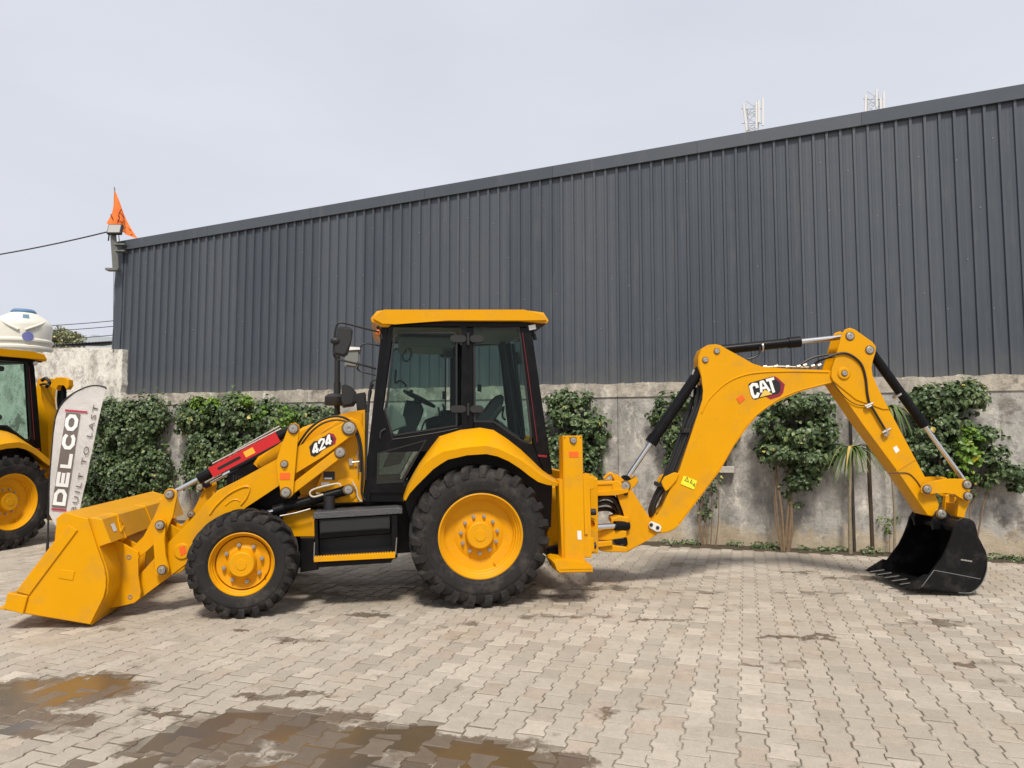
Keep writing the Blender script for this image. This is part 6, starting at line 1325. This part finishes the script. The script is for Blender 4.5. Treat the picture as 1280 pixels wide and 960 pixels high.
sticker('small_lettering', [(1201, 698.6), (1215, 700.8), (1215, 702.6), (1201, 700.4)], -DV - .0005, 'steel', frame=BF, parent=dbk)
XF = Matrix.Identity(4)

# ------------------------------------------------------------------ the second machine, parked at the left edge
ALP = R(75); lat2 = Vector((-math.sin(ALP), math.cos(ALP), 0)); rear2 = Vector((math.cos(ALP), math.sin(ALP), 0))
ARMN = ('carriage', 'boom', 'stick', 'digging_bucket', 'bucket_cylinder', 'stick_cylinder', 'boom_cylinder', 'push_link', 'hose_clamp', 'hose_guide', 'pipe_unions', 'hose_fitting', 'thin_hose', 'steel_band', 'cross_pins', 'digit')
O2 = Vector((-7.63, 10.74, 0)) - lat2 * .22
m2_ = thing('backhoe_loader', 'second yellow backhoe loader parked at the left edge, seen from its rear, arm folded upright', 'backhoe loader', O2, ALP)
def keep(o):
    nm = o.name.split('.')[0]
    if nm in ARMN: return False
    if nm == 'bucket_lever' and o.data: 
        return o.bound_box[0][0] < 0
    if nm in ('hose', 'steel_pipe', 'pin'):
        return o.bound_box[0][0] < 1.2
    return True
for ch in list(bl_.children):
    if keep(ch): copy_tree(ch, m2_)
F2 = Fr(O2, ALP); XF = Matrix.Identity(4)
def n2(depth, x, y): p = D(x, y, depth); return F2.i @ p
def slab(name, pts, d0, d1, mt='yellow', parent=None, bev=.006):
    """outline facing the camera between two depths, in the second machine's frame"""
    b = B(); A_ = [D(x, y, d0) for x, y in pts]; b_ = [Vector((p.x, d1, p.z)) for p in A_]; a = [b.verts.new(p) for p in A_]; c = [b.verts.new(p) for p in b_]; n = len(a); f = [b.faces.new(a), b.faces.new(c[::-1])]
    for i in range(n): b.faces.new((a[i], a[(i + 1) % n], c[(i + 1) % n], c[i]))
    if bev: bmesh.ops.bevel(b, geom=list(set(f[0].edges)), offset=bev, affect='EDGES')
    b.transform(F2.i); return obj(name, b, M[mt], parent or m2_)
fb = slab('boom', [(44, 488), (47, 474), (52, 471.5), (62, 473), (66, 480), (66, 500), (63, 530), (63, 640), (47, 640), (46, 560)], 12.55, 12.85)
slab('boom_flange', [(45, 486), (51, 482), (52, 500), (57, 512), (60, 530), (61, 570), (61, 640), (48, 640), (46, 560)], 12.25, 12.54, 'yellow', fb)
slab('stick', [(62, 500), (70, 496), (72, 560), (72, 640), (63, 640)], 12.6, 12.95, 'yellow')
slab('cylinder_head', [(66, 475), (70, 471.5), (80, 471.5), (86, 475), (86.5, 482), (83, 487), (80, 481), (72, 481), (70, 488), (66, 485)], 12.2, 12.32, 'yellow_cast')
b = B(); cyl(b, n2(12.4, 77, 479), n2(12.4, 77, 540), .075, n=18); cyl(b, n2(12.38, 77, 490), n2(12.38, 77, 491.5), .082, n=18); o = obj('boom_cylinder', b, M['black'], m2_)
b = B(); tube(b, [n2(12.3, x, y) for x, y in ((52, 476), (57, 473), (62, 478), (58, 484))], .03, 8, 4); tube(b, [n2(12.25, x, y) for x, y in ((50, 481), (56, 480), (62, 482))], .02, 8, 4); obj('hose', b, M['hose'], m2_)
b = B(); tube(b, [n2(12.2, x, y) for x, y in ((71, 487), (70, 500), (71, 512))], .012, 8, 4); obj('hose', b, M['beigehose'], m2_)
